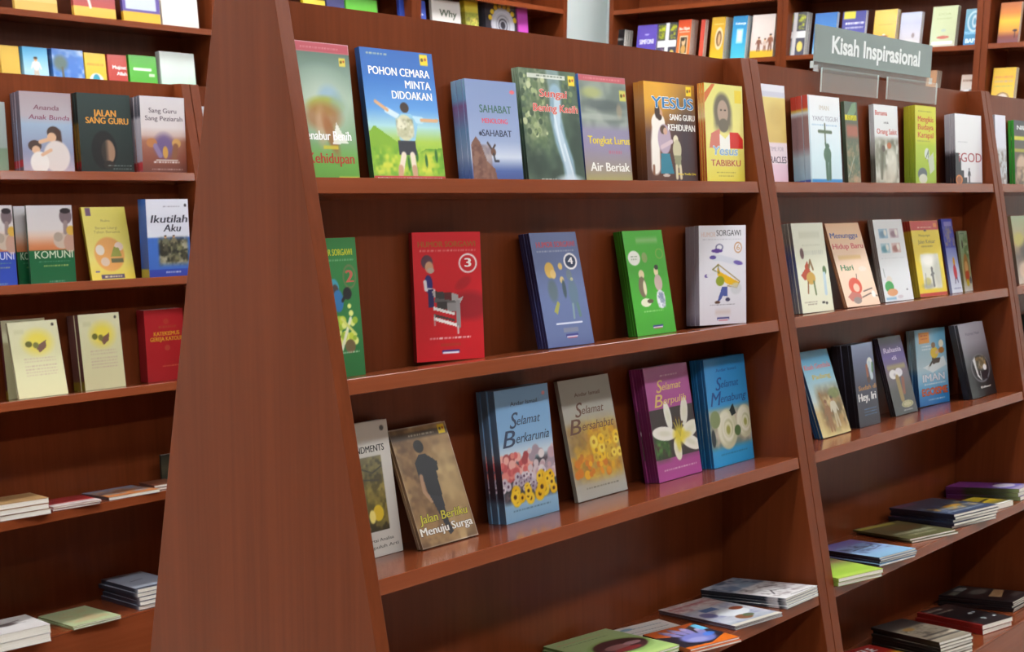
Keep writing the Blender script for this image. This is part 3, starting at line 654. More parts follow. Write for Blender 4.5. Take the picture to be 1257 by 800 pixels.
stand('A', 1, ((763.7, 284), (812, 282.8), (830.4, 405.8), (783, 410.4)), 751.6, 4, a_green, 'bright green paperback with two cartoon figures and a speech bubble', 'bright green speech-bubble paperbacks', spine=[(0, '1c5a10'), (1, '2a7018')])
stand('A', 1, ((855.7, 281), (918, 278.7), (916, 396), (859, 400.3)), 840.7, 3, a_six, 'white paperback numbered 6 with a yellow stretcher cartoon', 'white paperbacks numbered 6', spine=[(0, '6a6474'), (.12, '9a96a4'), (1, 'a8a6b2')], yaw=-16)

# ---------------------------------------------------------------- third shelf
def a_ments(c):
    c.vg((0, 'd2cfc8'), (1, 'dcdad4')); c.t('COMMANDMENTS', .88, .775, .045, '3a3a3a', .98, 'R', bo=.01); c.e(.88, .94, .04, .02, '5a5a5a')
    c.vg((.19, '3a3424'), (.35, '8a7a2a'), (.5, '9a8a4a'), (.62, '6a6a5c'), (.74, '8a8c84'), u0=.08, u1=.8); c.n(.08, .2, .8, .74, ['2f2c22', '7c7040', 'a89a50'], 8, 12, .5); c.l([(.3, .68), (.6, .62), (.78, .66)], .02, '4a4a44'); c.l([(.4, .58), (.7, .56)], .02, '4a4a44')
    c.e(.62, .32, .1, .06, 'e0c030'); c.e(.5, .3, .06, .05, 'f0e080'); c.t('Disertai Analisa', .85, .11, .022, '5a5a56', .6, 'R'); c.t('Sepuluh Arti', .93, .06, .022, '5a5a56', .6, 'R')
def a_surga(c):
    c.n(0, 0, 1, 1, ['8a6a44', 'a8865a', '6e5236', 'bfa070'], 4, 41); c.n(0, 0, .5, .9, ['7a5a3a', 'a07c4e', '5f452e', '8f7048'], 7, 43, .9, .2); c.e(.8, .5, .3, .25, 'cdb27c', .6, 1)
    c.r(0, .9, 1, .955, '4a3c30', .85, .02); c.dash(.3, .75, .92, .014, 'd8cdb8', 3); logo(c, .9, .945, .06)
    c.e(.42, .83, .085, .055, '1e1a18'); c.g([(.28, .7), (.38, .76), (.5, .76), (.66, .68), (.64, .6), (.6, .6), (.58, .36), (.36, .4), (.34, .58), (.28, .57)], '22242a'); c.l([(.32, .58), (.3, .45), (.38, .37)], .06, 'b08a6a')
    c.g([(.37, .42), (.58, .38), (.56, .2), (.6, .08), (.52, .06), (.46, .2), (.42, .3)], '2c2c34')
    c.t('Jalan Berliku', .5, .2, .065, 'cfc83c', .84, sh=.12, bo=.01, out='3a3420'); c.t('Menuju Surga', .5, .1, .06, 'f6f4ee', .92, bo=.03, out='4a3a2a')
def script(c, word, u, v, h, col, wd, sh=.36):
    """slanting script: a tall looped initial, then small letters"""
    k = wd*(.2 if word[0] == 'S' else .24)
    c.t(word[0], u-wd/2, v-h*.25, h*1.45, col, k, 'L', sh=sh, bo=-.01); c.t(word[1:], u-wd/2+k*1.15, v, h*.82, col, wd-k*1.15, 'L', sh=sh, bo=-.012)
def hello(c, a, b, col, v=.72):
    script(c, a, .5, v, .075, col, .56); script(c, b, .5, v-.135, .08, col, .86); c.t('Andar Ismail', .52, v+.15, .028, col, .5)
def a_karunia(c):
    c.vg((0, '86b4d8'), (.13, '93c0e0'), (.17, '8ab0cc'), (.5, 'd2e2ee'), (.62, '88b6e0'), (1, '78a8d8'))
    c.n(0, .15, 1, .46, ['2c2a34', '4a4450', '24323a', '6a5a64'], 12, 51, 1, .05)
    c.dots(70, .02, .32, .55, .5, .055, ['d86a6a', 'e08a80', 'c85a5e', 'eab0a8', 'a84a50'], 1); c.dots(34, .5, .3, 1, .52, .06, ['d8c8d0', 'c8a8b4', 'e8e0e4', 'a898a8'], 2); c.dots(34, 0, .2, .9, .34, .045, ['dcd4de', 'c4bccc', 'a89ab0'], 3, '5a3a5a')
    c.dots(11, .2, .15, .5, .27, .075, ['f0c010', 'f6d030'], 4, '5a3008'); c.dots(14, .62, .17, .97, .31, .075, ['f0c010', 'f6d030'], 5, '5a3008')
    c.dash(.15, .85, .075, .012, '4a6a8a', 3, .7); c.e(.9, .93, .03, .015, 'd88a90'); hello(c, 'Selamat', 'Berkarunia', '3c4a68')
def a_kibar(c):
    c.vg((0, 'b9b8b0'), (.15, 'b4b2a8'), (.6, 'aaa89e'), (1, 'a8a69c')); c.n(0, .17, 1, .6, ['b0782a', 'd89a1c', '8a6a34', 'e8b81e', 'a8946a'], 7, 61, 1, .1); c.n(.2, .2, 1, .58, ['e8a810', 'f2c81e', 'c8841a'], 13, 63, .65, .25)
    c.dots(30, .05, .18, .7, .4, .05, ['e89a14', 'f0b41a', 'd8801a'], 6); c.dots(26, .45, .3, .98, .58, .07, ['f2c820', 'f6dc50', 'd8b030'], 7, 'b8861a'); c.n(0, .38, .4, .6, ['8a7048', 'a88a5a'], 8, 3, .7, .15)
    c.dash(.2, .85, .085, .012, '6a665c', 4); hello(c, 'Selamat', 'Bersahabat', '6a4a3c', .7)
def a_lily(c):
    c.vg((0, 'b8489e'), (.2, 'b24a98'), (.65, 'a84a90'), (1, 'b05c98')); c.r(0, .19, 1, .63, '3a2e2e'); c.n(0, .19, .35, .42, ['3a6a2a', '5a9a3a', '2a4a22', '4a3a2e'], 9, 71, .9, .1); c.n(.5, .19, 1, .4, ['4a3f40', '3a2c2e'], 5, 3, .6, .1)
    for u, v, ru, rv, q, col in ((.4, .56, .075, .13, 8, 'ecece0'), (.78, .57, .085, .13, -14, 'e4e2d4'), (.27, .41, .27, .062, -8, 'f6f4ea'), (.84, .4, .24, .07, 18, 'f0eedc'), (.84, .29, .24, .062, -22, 'f6f4e8'), (.52, .25, .085, .1, 6, 'f2f0dc')):
        c.e(u, v, ru, rv, col, soft=.1, rot=q); c.e(u, v, ru*.5, rv*.35, 'dcdcc0', .5, .8, q)
    c.e(.6, .37, .13, .08, 'ecd832', .95, .7); c.e(.56, .29, .05, .06, 'e2d64e', .8, .7); c.e(.74, .36, .12, .03, 'e8d84a', .7, .8)
    for u, v in ((.5, .5), (.56, .53), (.64, .52), (.7, .48)): c.l([(.62, .36), (u, v)], .016, 'c8b83a'); c.e(u, v, .025, .012, '5a3a20')
    c.dash(.15, .9, .085, .012, 'e8c8e0', 3, .9); c.dash(.35, .75, .91, .014, 'e0b8d4', 2); script(c, 'Selamat', .5, .79, .07, 'e0c070', .56); script(c, 'Berpulih', .5, .665, .07, 'e0c070', .72)
def a_rose(c):
    c.vg((0, '2a9ede'), (.17, '3aa6e0'), (.19, '6a9ab0'), (.5, '9fb4b0'), (.56, '3a9ad8'), (1, '2a86c8')); c.n(0, .18, 1, .5, ['c8b89a', 'a8a088', 'd8ccb8', '7a8a7c'], 5, 81, .95, .08)
    for u, v, q in ((.42, .33, .24), (.86, .37, .2)):
        k_ = c.w/c.h
        c.e(u, v, q, q*k_*1.15, 'd6d8b8'); c.e(u-q*.2, v+q*.1*k_, q*.8, q*.95*k_, 'f0f0dc', 1, .2); c.e(u+q*.12, v-q*.1*k_, q*.72, q*.8*k_, 'd2d4b0', 1, .3); c.e(u+q*.05, v, q*.6, q*.72*k_, 'f4f4e4', 1, .25)
        c.e(u+q*.1, v+q*.06*k_, q*.46, q*.5*k_, 'c4c89a', 1, .4); c.e(u+q*.03, v, q*.38, q*.44*k_, 'ecedd2', 1, .3); c.e(u+q*.05, v-q*.05*k_, q*.2, q*.26*k_, 'aab05a', 1, .6)
    c.e(.14, .44, .12, .08, '8a9a6a'); c.g([(.5, .5), (.6, .56), (.66, .46), (.55, .44)], '2a3a3a'); c.e(.66, .3, .08, .05, '5a7a4a'); c.e(.06, .27, .05, .08, '26363e')
    c.dash(.2, .85, .1, .012, '1f5a88', 3); hello(c, 'Selamat', 'Menabung', '1f4a90', .72)
stand('A', 2, ((416, 523), (469, 516.3), (495, 678.5), (432, 694)), 410, 2, a_ments, 'off-white paperback half hidden by the end panel, third shelf', 'off-white paperbacks beside the end panel', spine=[(0, 'b8b4ac'), (1, 'b8b4ac')], T=.018)
stand('A', 2, ((476.2, 531.6), (541.5, 517), (587.6, 652), (519.7, 671.2)), 471, 2, a_surga, 'brown paperback with a man in black seen from behind', 'brown walking-man paperbacks', spine=[(0, '7a5a3a'), (.9, '8a6a44'), (.92, '3a2c20'), (1, '8a6a44')])
stand('A', 2, ((606.8, 478.2), (672, 472.4), (686.6, 623.3), (622, 639.7)), 584, 5, a_karunia, 'pale blue paperback with pink and yellow daisies', 'pale blue daisy paperbacks', spine=[(0, '5a7a9a'), (.15, '5a7490'), (.2, '3a3444'), (.42, '54404c'), (.5, '6a84a0'), (1, '56799c')])
stand('A', 2, ((685.3, 469), (745.8, 459), (770.8, 596.5), (710.3, 612.5)), 679.5, 1, a_kibar, 'grey paperback with a mass of golden flowers', '', spine=[(0, '8c8a80'), (1, '8c8a80')])
stand('A', 2, ((792, 452.4), (840, 446), (862, 578), (809.8, 590.5)), 771.4, 5, a_lily, 'magenta paperback with a white lily', 'magenta white-lily paperbacks', spine=[(0, '7c2a6a'), (.3, '6a2450'), (1, '8a3478')])
stand('A', 2, ((864.8, 440.6), (911.6, 435.7), (925.9, 560.8), (877.2, 570.7)), 846, 5, a_rose, 'sky blue paperback with two cream roses', 'sky blue rose paperbacks', spine=[(0, '1a6aa8'), (.4, '1f5f90'), (1, '1f6cac')], o=.345)

# ---------------------------------------------------------------- fourth shelf, lying flat
def a_lime(c):
    c.vg((0, '9fc46a'), (.5, 'a5be80'), (1, '9cb07c')); c.e(.58, .42, .42, .25, '7a9a50', .8, .2); c.e(.58, .43, .36, .21, '4a2a2e'); c.e(.5, .4, .18, .08, '9a6a6a'); c.e(.75, .42, .13, .05, 'b0858a'); c.e(.55, .3, .2, .05, '8a3030')
    c.dash(.08, .75, .86, .025, 'c08a70', 2); c.dash(.1, .8, .79, .02, '5a6a4a', 3); c.r(0, 0, 1, .08, 'c8e090', .8, .1)
def a_hand(c):
    c.vg((0, '2a2430'), (.5, '241f2c'), (1, '55403c')); c.g([(0, 1), (0, .72), (.2, .62), (1, .95), (1, 1)], 'd8662a'); c.g([(0, 0), (0, .1), (.5, .06), (1, .3), (1, 0)], 'e8741c')
    for u, v, q in ((.3, .72, 12), (.47, .75, 5), (.63, .7, -5), (.8, .58, -22)): c.e(u, v, .075, .2, '8f88c0', 1, .3, q); c.e(u+.01, v+.1, .05, .06, 'c8b8d8', .8, .4, q)
    c.e(.52, .36, .3, .22, '7a80c8', 1, .3); c.e(.8, .42, .14, .07, '4a80e0', .9, .4, 35); c.e(.45, .3, .18, .1, 'b0b0e0', .7, .5); c.r(.86, .62, 1, .9, '6ac0e8')
def a_note(c):
    c.vg((0, 'dcd8d4'), (1, 'e4e0dc')); c.e(.2, .85, .12, .06, '5a8ab0', .7); c.dash(.3, .9, .8, .03, '4a5a80', 2); c.dash(.1, .9, .62, .03, '6a6a70', 3); c.dash(.1, .8, .5, .03, '9a9aa0', 4); c.r(0, 0, 1, .1, 'c8683a')
def a_comic(c):
    c.vg((0, '9aa4b4'), (1, 'b8b0b0')); c.n(0, .7, 1, 1, ['b89a94', 'd8c8c4', 'a86a70', 'c8c0c0'], 7, 91, .9, .08); c.dash(.05, .95, .86, .05, 'a03a44', 2); c.n(0, .1, 1, .66, ['8a90b8', 'e0e0e6', 'd4d8de', 'b8bcc8'], 5, 93, .8, .1)
    c.e(.6, .38, .28, .14, 'dfe3e8'); c.e(.8, .46, .12, .06, '9a4a2a'); c.e(.5, .18, .14, .08, '8a5a3a'); c.e(.62, .2, .1, .05, '5a6a4a'); c.r(.3, .55, .6, .66, '4a6a9a'); c.r(0, 0, 1, .06, 'd8d0c0'); c.e(.2, .45, .12, .1, '6a6a98')
def a_manga(c):
    c.vg((0, 'e6e4e4'), (.5, 'e2e0e0'), (1, 'a8a4a8')); c.n(0, .58, 1, 1, ['30405a', '8aa0b8', '5a7090', 'c8ccd4'], 4, 95, .95, .08); c.n(.1, .1, 1, .62, ['e8e6e6', 'e4e2e2', '9a8a8c', '4a3a3c', 'e6e4e4'], 6, 97, .9, .06); c.l([(.2, .2), (.4, .32), (.7, .22)], .03, '3a3034'); c.l([(.5, .5), (.8, .4)], .04, '4a3a3a'); c.l([(.3, .05), (.9, .02)], .02, '3a3a40')
pile('A', 3, (757, 816), (757, 831), (652.7, 789.8), (833, 791), 4, a_lime, 'pale green book with an oval picture, on the fourth shelf', 'pale green oval-picture books', spine=[(0, '6a8a48'), (1, '5a7a40')], ln=.22)
pile('A', 3, (800, 790), (800, 791), (745, 773), (838, 768), 1, a_note, 'thin white leaflet between the pale green and orange piles', '', cat='leaflet', ln=.15, lift=.003)
pile('A', 3, (848, 797), (848, 803.5), (789, 779), (894, 775), 2, a_hand, 'orange magazine with a pale hand, beside the green pile', 'orange hand magazines', spine=[(0, 'b85a20'), (1, '3a2a30')], cat='magazine', lift=.012, wn=.12)
pile('A', 3, (903, 768.5), (903, 774), (808, 748.6), (950, 749.4), 3, a_comic, 'comic magazine leaning over the orange one, fourth shelf', 'comic magazines', spine=[(0, '5a5468'), (1, '6a5a60')], cat='magazine', jit=.006, jr=1)
pile('A', 3, (966, 734.5), (966, 747.5), (868, 718.8), (1002, 718.5), 4, a_manga, 'dark-spined black and white comic book against the divider', 'dark-spined comic books', spine=[(0, 'c8c8cc'), (.08, '2a3038'), (.1, 'c8c8cc'), (.2, '9a9aa0'), (.24, '1f2a36'), (1, '26323e')], ang=88, ln=.225)

# ================================================================ bookcase under the sign, top shelf
def a_miracle(c):
    c.vg((0, 'e4c2d6'), (.2, 'e8cadb'), (.22, 'ecdce4'), (.42, 'ecdce4'), (.43, 'd6b868'), (.87, 'e0cc7c'), (.88, 'e0dfe8'), (1, 'dcdce6')); c.e(.6, .7, .35, .12, 'c8a860', .6, .8); c.r(0, .88, 1, .93, 'b8b8cc', .6)
    c.t('TIME FOR', .85, .34, .04, 'b8a8b8', .6, 'R'); c.t('MIRACLES', .95, .22, .06, '4a3a58', .9, 'R', bo=.01)
def a_cross(c):
    c.vg((0, 'c4dce6'), (.3, 'cfe4ec'), (.7, 'dfe8ee'), (1, 'e8e8ea')); c.r(0, 0, 1, .045, '2a86c8'); c.r(0, 0, .04, 1, 'a8bcc8', .7); c.t('IMAN', .5, .84, .05, 'c8c0b4', .3); c.t('YANG TEGUH', .52, .715, .05, '9a9aa8', .8); c.dash(.1, .9, .66, .016, '8ab0d0', 3, .8)
    c.l([(.5, .68), (.5, .45)], .04, '4f5f48'); c.l([(.3, .595), (.7, .59)], .05, '5a6a50'); c.l([(.5, .46), (.52, .4)], .05, '4a6a56'); c.e(.56, .43, .06, .03, '4a6a56'); c.e(.55, .33, .12, .09, '4f6f5a'); c.l([(.52, .3), (.53, .06)], .09, '4a6a56'); c.l([(.62, .3), (.61, .06)], .08, '4a6a56')
def a_plastic(c):
    c.vg((0, '6a7460'), (.3, '5a6a54'), (.7, '5c5a48'), (1, '48584a')); c.g([(.1, .82), (.6, .98), (.9, 1), (.9, .9), (.6, .8)], '6c8a66'); c.r(0, .78, .9, .84, 'd8d020'); c.t('ANGAN', .5, .78, .06, '8a8a10', .7); c.r(.1, .58, .95, .72, 'b05a44', .8, .05); c.n(0, 0, 1, .5, ['5c6a50', '8a7c58', '48604c', 'a08868'], 6, 5, .8, .1); c.l([(.05, .1), (.6, .35)], .03, 'c8d4cc', .7); c.e(.7, .05, .3, .06, 'c89a7a', .6, .5)
def a_sick(c):
    c.vg((0, '7a7a6a'), (.3, '9aa090'), (.55, '9c9a94'), (.62, 'd8dada'), (1, 'dcdedf')); c.n(0, 0, 1, .58, ['c8c8bc', '6c6c58', 'a8a898', 'dcdccf', '7c7a68'], 4, 19, .95, .06); c.e(.7, .28, .22, .2, 'd8d6c8', .8, .5); c.e(.3, .3, .14, .2, '5f604c', .7, .5); c.e(.55, .12, .3, .1, 'c4c0ae', .7, .6); c.e(.6, .5, .09, .04, 'b0643a'); c.e(.35, .46, .07, .04, '5a4a44'); c.l([(.3, .4), (.25, .1)], .1, '5f604c', .8)
    c.t('Bersama', .3, .87, .055, 'c0463a', .5, 'C', bo=.02); c.t('untuk', .5, .77, .03, '5a5a60', .2); c.t('Orang Sakit', .52, .64, .06, 'c0463a', .84, bo=.02)
def a_lime2(c):
    c.vg((0, '8fae20'), (.5, 'aac024'), (.58, 'c8ca2c'), (1, 'c8c628')); c.dash(.15, .8, .925, .012, '6a6a20', 2)
    for s, v in (('Mengikis', .8), ('Budaya', .7), ('Karapal', .6)): c.t(s, .5, v, .065, 'c04a1c', .74, bo=.04)
    c.dash(.1, .7, .55, .015, '7a8a3a', 5); c.e(.55, .4, .12, .07, 'c8d0c8'); c.l([(.5, .34), (.62, .44), (.6, .3)], .03, '5a6a50'); c.g([(.6, .34), (.86, .42), (.92, .2), (.7, .14)], 'b8c0a8'); c.e(.33, .14, .22, .08, '5a6468'); c.e(.36, .08, .2, .06, 'c8ccb8'); c.dash(.1, .5, .02, .02, 'd8d8b0', 4)
def a_god(c):
    c.vg((0, 'd4d2d6'), (1, 'e2e2e4')); c.g([(0, 0), (0, .45), (.12, .45), (.12, .38), (.2, .38), (.2, .2), (.3, .2), (.3, .1), (.42, .1), (.42, .03), (1, .03), (1, 0)], '26242a'); c.t('iGOD', .55, .325, .12, '9a2a34', .86, bo=.0); c.ring(.12, .07, .1, .055, .25, 'd87a2a'); c.e(.12, .07, .09, .05, '8a4a20'); c.person(.5, .02, .22, '2a2830', '2a2830', '2a2830', '2a2830'); c.dash(.1, .45, .6, .014, 'a8a8b0', 3)
D = 'under the sign'
stand('B', 0, ((930, 103.6), (966.7, 105), (968, 222), (940, 222.3)), 925, 1, a_miracle, 'white, yellow and pink paperback beside the divider, top shelf under the sign', '', spine=[(0, 'd0b0c0'), (1, 'd0b0c0')], yaw=0, T=.012)
stand('B', 0, ((992.3, 117), (1029, 119.8), (1034.3, 222.9), (996, 222)), 969, 3, a_cross, 'pale paperback with a figure raising a cross', 'pale raised-cross paperbacks', spine=[(0, '2a4a9a'), (.035, '2a4a9a'), (.045, '8aa8b8'), (.3, 'a0b0b8'), (.42, '8a6a6a'), (.75, '8a6a6a'), (.8, 'c0c8cc'), (.84, 'c89a3a'), (.86, 'b03a2a'), (1, 'b03a2a')], yaw=0)
stand('B', 0, ((1036.5, 124.6), (1051, 125.6), (1057.2, 223), (1042, 223)), 1032, 1, a_plastic, 'plastic-wrapped dark green paperback right of the raised-cross stack', '', spine=[(0, '3a4a3c'), (1, '4a5a48')], yaw=0, T=.01)
stand('B', 0, ((1073, 128.3), (1100.8, 130.3), (1104.5, 223.4), (1076, 223.4)), 1065.6, 2, a_sick, 'white and grey paperback with red lettering under the sign', 'white paperbacks with red lettering', spine=[(0, '5a5a50'), (.3, '4a4a42'), (.4, '8a8a84'), (.6, 'b8babc'), (1, 'c0c2c4')], yaw=0)
stand('B', 0, ((1123, 129.7), (1149, 131), (1149.4, 223.4), (1124.4, 223.4)), 1108.7, 4, a_lime2, 'yellow-green paperback with orange-red lettering', 'yellow-green paperbacks', spine=[(0, '6a8420'), (.5, '8a9420'), (1, 'b0a828')], yaw=0)
stand('B', 0, ((1171.8, 140.5), (1204.7, 141.3), (1205.9, 222), (1174, 222.9)), 1158.4, 4, a_god, 'white paperback with a black staircase silhouette', 'white staircase paperbacks', spine=[(0, '1c1a20'), (.4, '222026'), (.5, '9a98a0'), (1, 'b0aeb6')], yaw=0, o=.1)
def a_edge(c): c.vg((0, 'c8c8d0'), (.2, '9aa0a8'), (.4, '8a7a70'), (.55, 'cfd0dc'), (1, 'd6d6e2')); c.n(0, 0, 1, .5, ['c8ccd0', '7a6a60', 'b8bcc4'], 5, 3, .8)
def a_kebla(c): c.vg((0, '3a3428'), (.4, '5a4a38'), (1, '34323a')); c.t('NILAI', .5, .86, .06, 'e8e8e8', .7, bo=.03); c.r(0, .7, .8, .76, 'c8c028'); c.r(0, .52, 1, .57, 'b8b028', .8); c.e(.35, .28, .28, .2, 'c8a890', .9, .3); c.n(0, 0, 1, .3, ['8a6a50', '4a3a2c', 'c0a080'], 6, 4, .7)
stand('C', 0, ((1219, 140.5), (1236, 142.5), (1236.5, 225), (1224, 225)), 1214, 1, a_edge, 'lilac-white paperback beside the right-hand divider, top shelf', '', spine=[(0, 'a0a0a8'), (1, 'b0b0b8')], yaw=0, T=.012)
stand('C', 0, ((1244.5, 147.6), (1268, 149.5), (1270, 225.5), (1247, 225)), 1237, 2, a_kebla, 'dark paperback with green spine at the right photo edge', 'dark green-spined paperbacks', spine=[(0, '2a7a2a'), (1, '3a9a34')], yaw=0)

# ---------------------------------------------------------------- second shelf
def a_horse(c):
    c.vg((0, 'e0e2c8'), (1, 'e6e8d6')); c.r(.2, .83, .85, .9, 'd8dac4', .9, .03); c.dash(.25, .85, .74, .02, 'd0d2bc', 2); c.dash(.3, .9, .64, .05, 'ccd0c0', 3)
    c.e(.22, .66, .06, .06, '6a4a4a'); c.g([(.25, .52), (.35, .58), (.4, .48), (.3, .4)], 'b04a2a'); c.g([(.1, .42), (.28, .5), (.42, .46), (.38, .38), (.2, .36)], 'b8482a'); c.l([(.38, .5), (.44, .58), (.5, .48)], .05, '8a6a3a'); c.e(.4, .38, .14, .07, 'c8a04a'); c.l([(.3, .34), (.26, .22)], .04, '8a5a2a'); c.l([(.48, .34), (.5, .2)], .05, '6a7a4a')
    c.e(.86, .46, .06, .05, '5a7a4a'); c.l([(.84, .42), (.82, .2)], .08, 'b8d0dc'); c.dash(.1, .5, .11, .012, '6a5a4a', 4); c.dash(.2, .5, .085, .012, '6a5a4a', 5); c.e(.7, .1, .05, .015, '3a3a34'); c.e(.8, .09, .04, .015, '3a3a34')
def a_peach(c):
    c.vg((0, 'e6c2a8'), (.5, 'eccdb4'), (1, 'd8aa80'))
    c.t('Menunggu', .46, .82, .06, '3a4a8a', .8, bo=.03); c.t('Hidup Baru', .5, .69, .06, 'c84a54', .9, bo=.03); c.r(.12, .56, .8, .61, 'd8b070', .8, .03); c.t('Hari', .3, .43, .065, '2a7a4a', .36, bo=.04); c.e(.75, .44, .12, .03, 'e4d4c4')
    c.e(.4, .24, .19, .1, 'cc4a30'); c.e(.42, .22, .09, .05, 'e8b8a0'); c.l([(.5, .33), (.52, .38)], .02, '4a3a2a'); c.g([(.1, .12), (.26, .18), (.5, .14), (.5, .08), (.2, .06)], 'b8685a'); c.e(.36, .07, .12, .04, '8a7a74'); c.l([(.52, .1), (.8, .14), (.98, .1)], .02, '4a403c'); c.l([(.6, .17), (.88, .2)], .02, '4a403c'); c.e(.88, .13, .06, .04, 'e8e4e0')
def a_white(c):
    c.vg((0, 'd8dce0'), (1, 'dedfe0'))
    for u0, v0, q, k in ((.14, .77, '9ab8cc', '6a8aa4'), (.52, .77, 'c8b8c0', '8a6a78'), (.14, .59, 'a4c0cc', '5a90a0'), (.52, .59, 'd0b4b0', 'a0645c')): c.r(u0, v0, u0+.3, v0+.12, q); c.e(u0+.12, v0+.05, .1, .04, k, .9, .6); c.e(u0+.22, v0+.07, .05, .04, 'e8e4dc', .9, .5)
    c.dash(.1, .9, .52, .016, 'c0c4c8', 2); c.l([(.12, .3), (.1, .4)], .02, '8a9a94'); c.e(.25, .26, .1, .05, 'd8d0c4'); c.e(.22, .18, .15, .07, '3a9a4a'); c.e(.3, .11, .18, .045, 'd89a6a'); c.r(.05, .02, .4, .05, '6aa0c0', .8, .02); c.e(.55, .05, .1, .02, 'c8c0c8'); c.e(.82, .13, .03, .012, '7a7a84')
def a_yellow(c):
    c.vg((0, 'dcc020'), (1, 'e0c832')); c.r(0, 0, 1, .045, 'b02a1c'); c.r(0, .875, 1, 1, 'b8322c'); c.dash(.25, .75, .905, .015, 'e8c8b0', 2, 1); c.r(.82, .91, .94, .965, 'd8803a'); c.e(.5, .87, .05, .012, '3a2a20')
    c.t('Menjumpai', .45, .79, .03, '8a7420', .4); c.t('Jalan Keluar', .5, .7, .045, '8a7a3a', .62); c.dash(.3, .7, .65, .02, '8a7420', 3); c.r(.2, .1, .85, .56, 'd6d6c8', 1, .03); c.e(.45, .48, .25, .08, 'f2f0e8', .9, .8); c.e(.75, .3, .14, .2, 'b0b0a6', .7, .8); c.e(.35, .14, .2, .04, '8a8a80', .7, .8); c.l([(.56, .14), (.55, .34)], .07, '6a6a68'); c.e(.55, .36, .04, .03, '6a6a68'); c.l([(.5, .28), (.6, .3)], .04, '6a6a68'); c.e(.35, .2, .12, .05, 'b0aa60', .8, .5); c.l([(.3, .3), (.28, .14)], .03, '9a9a90')
def a_blue(c):
    c.vg((0, 'd0d8e4'), (.3, 'b8c4dc'), (.6, '7a88c8'), (.62, '3a44a8'), (1, '343aa0')); c.n(0, .62, 1, .9, ['3a3ea8', 'c8b060', '4a50b8', '6a70c0'], 6, 7, .7); c.r(.2, .9, .9, .96, 'c8b8d8', .6); c.e(.6, .42, .1, .06, 'd8a020'); c.e(.58, .28, .16, .1, 'c03a44'); c.l([(.5, .2), (.45, .13)], .06, '2a3060'); c.l([(.68, .2), (.72, .14)], .06, '2a3060'); c.dash(.2, .9, .05, .02, '5a6a9a', 4)
def a_bottle(c):
    c.vg((0, 'd8dcd8'), (.3, 'a8a878'), (.7, '8fae88'), (1, '9ab090')); c.dash(.1, .6, .95, .015, '4a5a4a', 3); c.e(.3, .78, .08, .07, '3a3028'); c.n(.45, .55, 1, .9, ['7a9a6a', 'b8c8a0', '5a7a4a'], 7, 6, .9, .15); c.e(.5, .36, .3, .26, 'a8783a'); c.e(.5, .4, .2, .1, 'e0b878'); c.e(.52, .26, .22, .08, 'b8482a'); c.e(.5, .14, .16, .06, 'c8b820'); c.e(.85, .18, .12, .06, '5a5a64')
stand('B', 1, ((973, 275.5), (1007.3, 274.2), (1024, 377.5), (986, 382.2)), 959, 3, a_horse, 'cream paperback with a small red horse drawing', 'cream horse paperbacks', spine=[(0, '7a7a7a'), (.4, '6a7494'), (.6, '5a6aa8'), (.8, '8a8a84'), (1, '9a9a92')], yaw=-4)
stand('B', 1, ((1018.5, 277.3), (1047.8, 273.4), (1081, 371.5), (1041, 374.4)), 1014, 2, a_peach, 'peach paperback with a round-headed red cartoon figure', 'peach cartoon paperbacks', spine=[(0, '8a5a3a'), (1, 'b8805a')], yaw=-4)
stand('B', 1, ((1075.7, 271.6), (1101.7, 269.5), (1122, 364.8), (1087.4, 368)), 1065.3, 3, a_white, 'white paperback with four small square pictures', 'white four-squares paperbacks', spine=[(0, '8a8078'), (1, '9a948c')], yaw=-4)
stand('B', 1, ((1117.3, 273.7), (1149.8, 270.3), (1163.6, 358), (1130.3, 362.7)), 1107, 3, a_yellow, 'yellow paperback with a red band and a statue picture', 'yellow statue paperbacks', spine=[(0, '8a7a20'), (.86, 'c8a830'), (.88, 'a8302a'), (1, 'a8302a')], yaw=-4)
stand('B', 1, ((1155.5, 269.5), (1167, 268.5), (1182, 355.7), (1169.5, 357.4)), 1151.5, 1, a_blue, 'blue paperback with a red-robed cartoon figure, second shelf', '', spine=[(0, '9aa8c8'), (.6, '3a44a0'), (1, '2a3090')], yaw=0, T=.008)
stand('B', 1, ((1173.5, 284), (1189, 283.3), (1194.5, 350.4), (1185, 353.6)), 1170.5, 1, a_bottle, 'small paperback with a pot picture at the shelf end', '', spine=[(0, '9a9a6a'), (1, '8a9a80')], yaw=0, T=.008)
def a_rain(c): c.vg((0, 'c8b8a8'), (.4, '6a5448'), (.6, 'c0a068'), (1, 'a8b890')); c.e(.7, .5, .4, .14, '4a3a34', .8, .5); c.e(.3, .65, .3, .1, 'c8c048', .7, .6); c.e(.4, .2, .3, .12, 'd8b8a0', .8, .5)
stand('C', 1, ((1240, 266.4), (1262, 264), (1272, 345), (1251.5, 348.4)), 1236, 1, a_rain, 'plastic-wrapped colourful paperback right of the second divider', '', spine=[(0, '5a4a44'), (1, '9a9a7a')], yaw=0, T=.01)

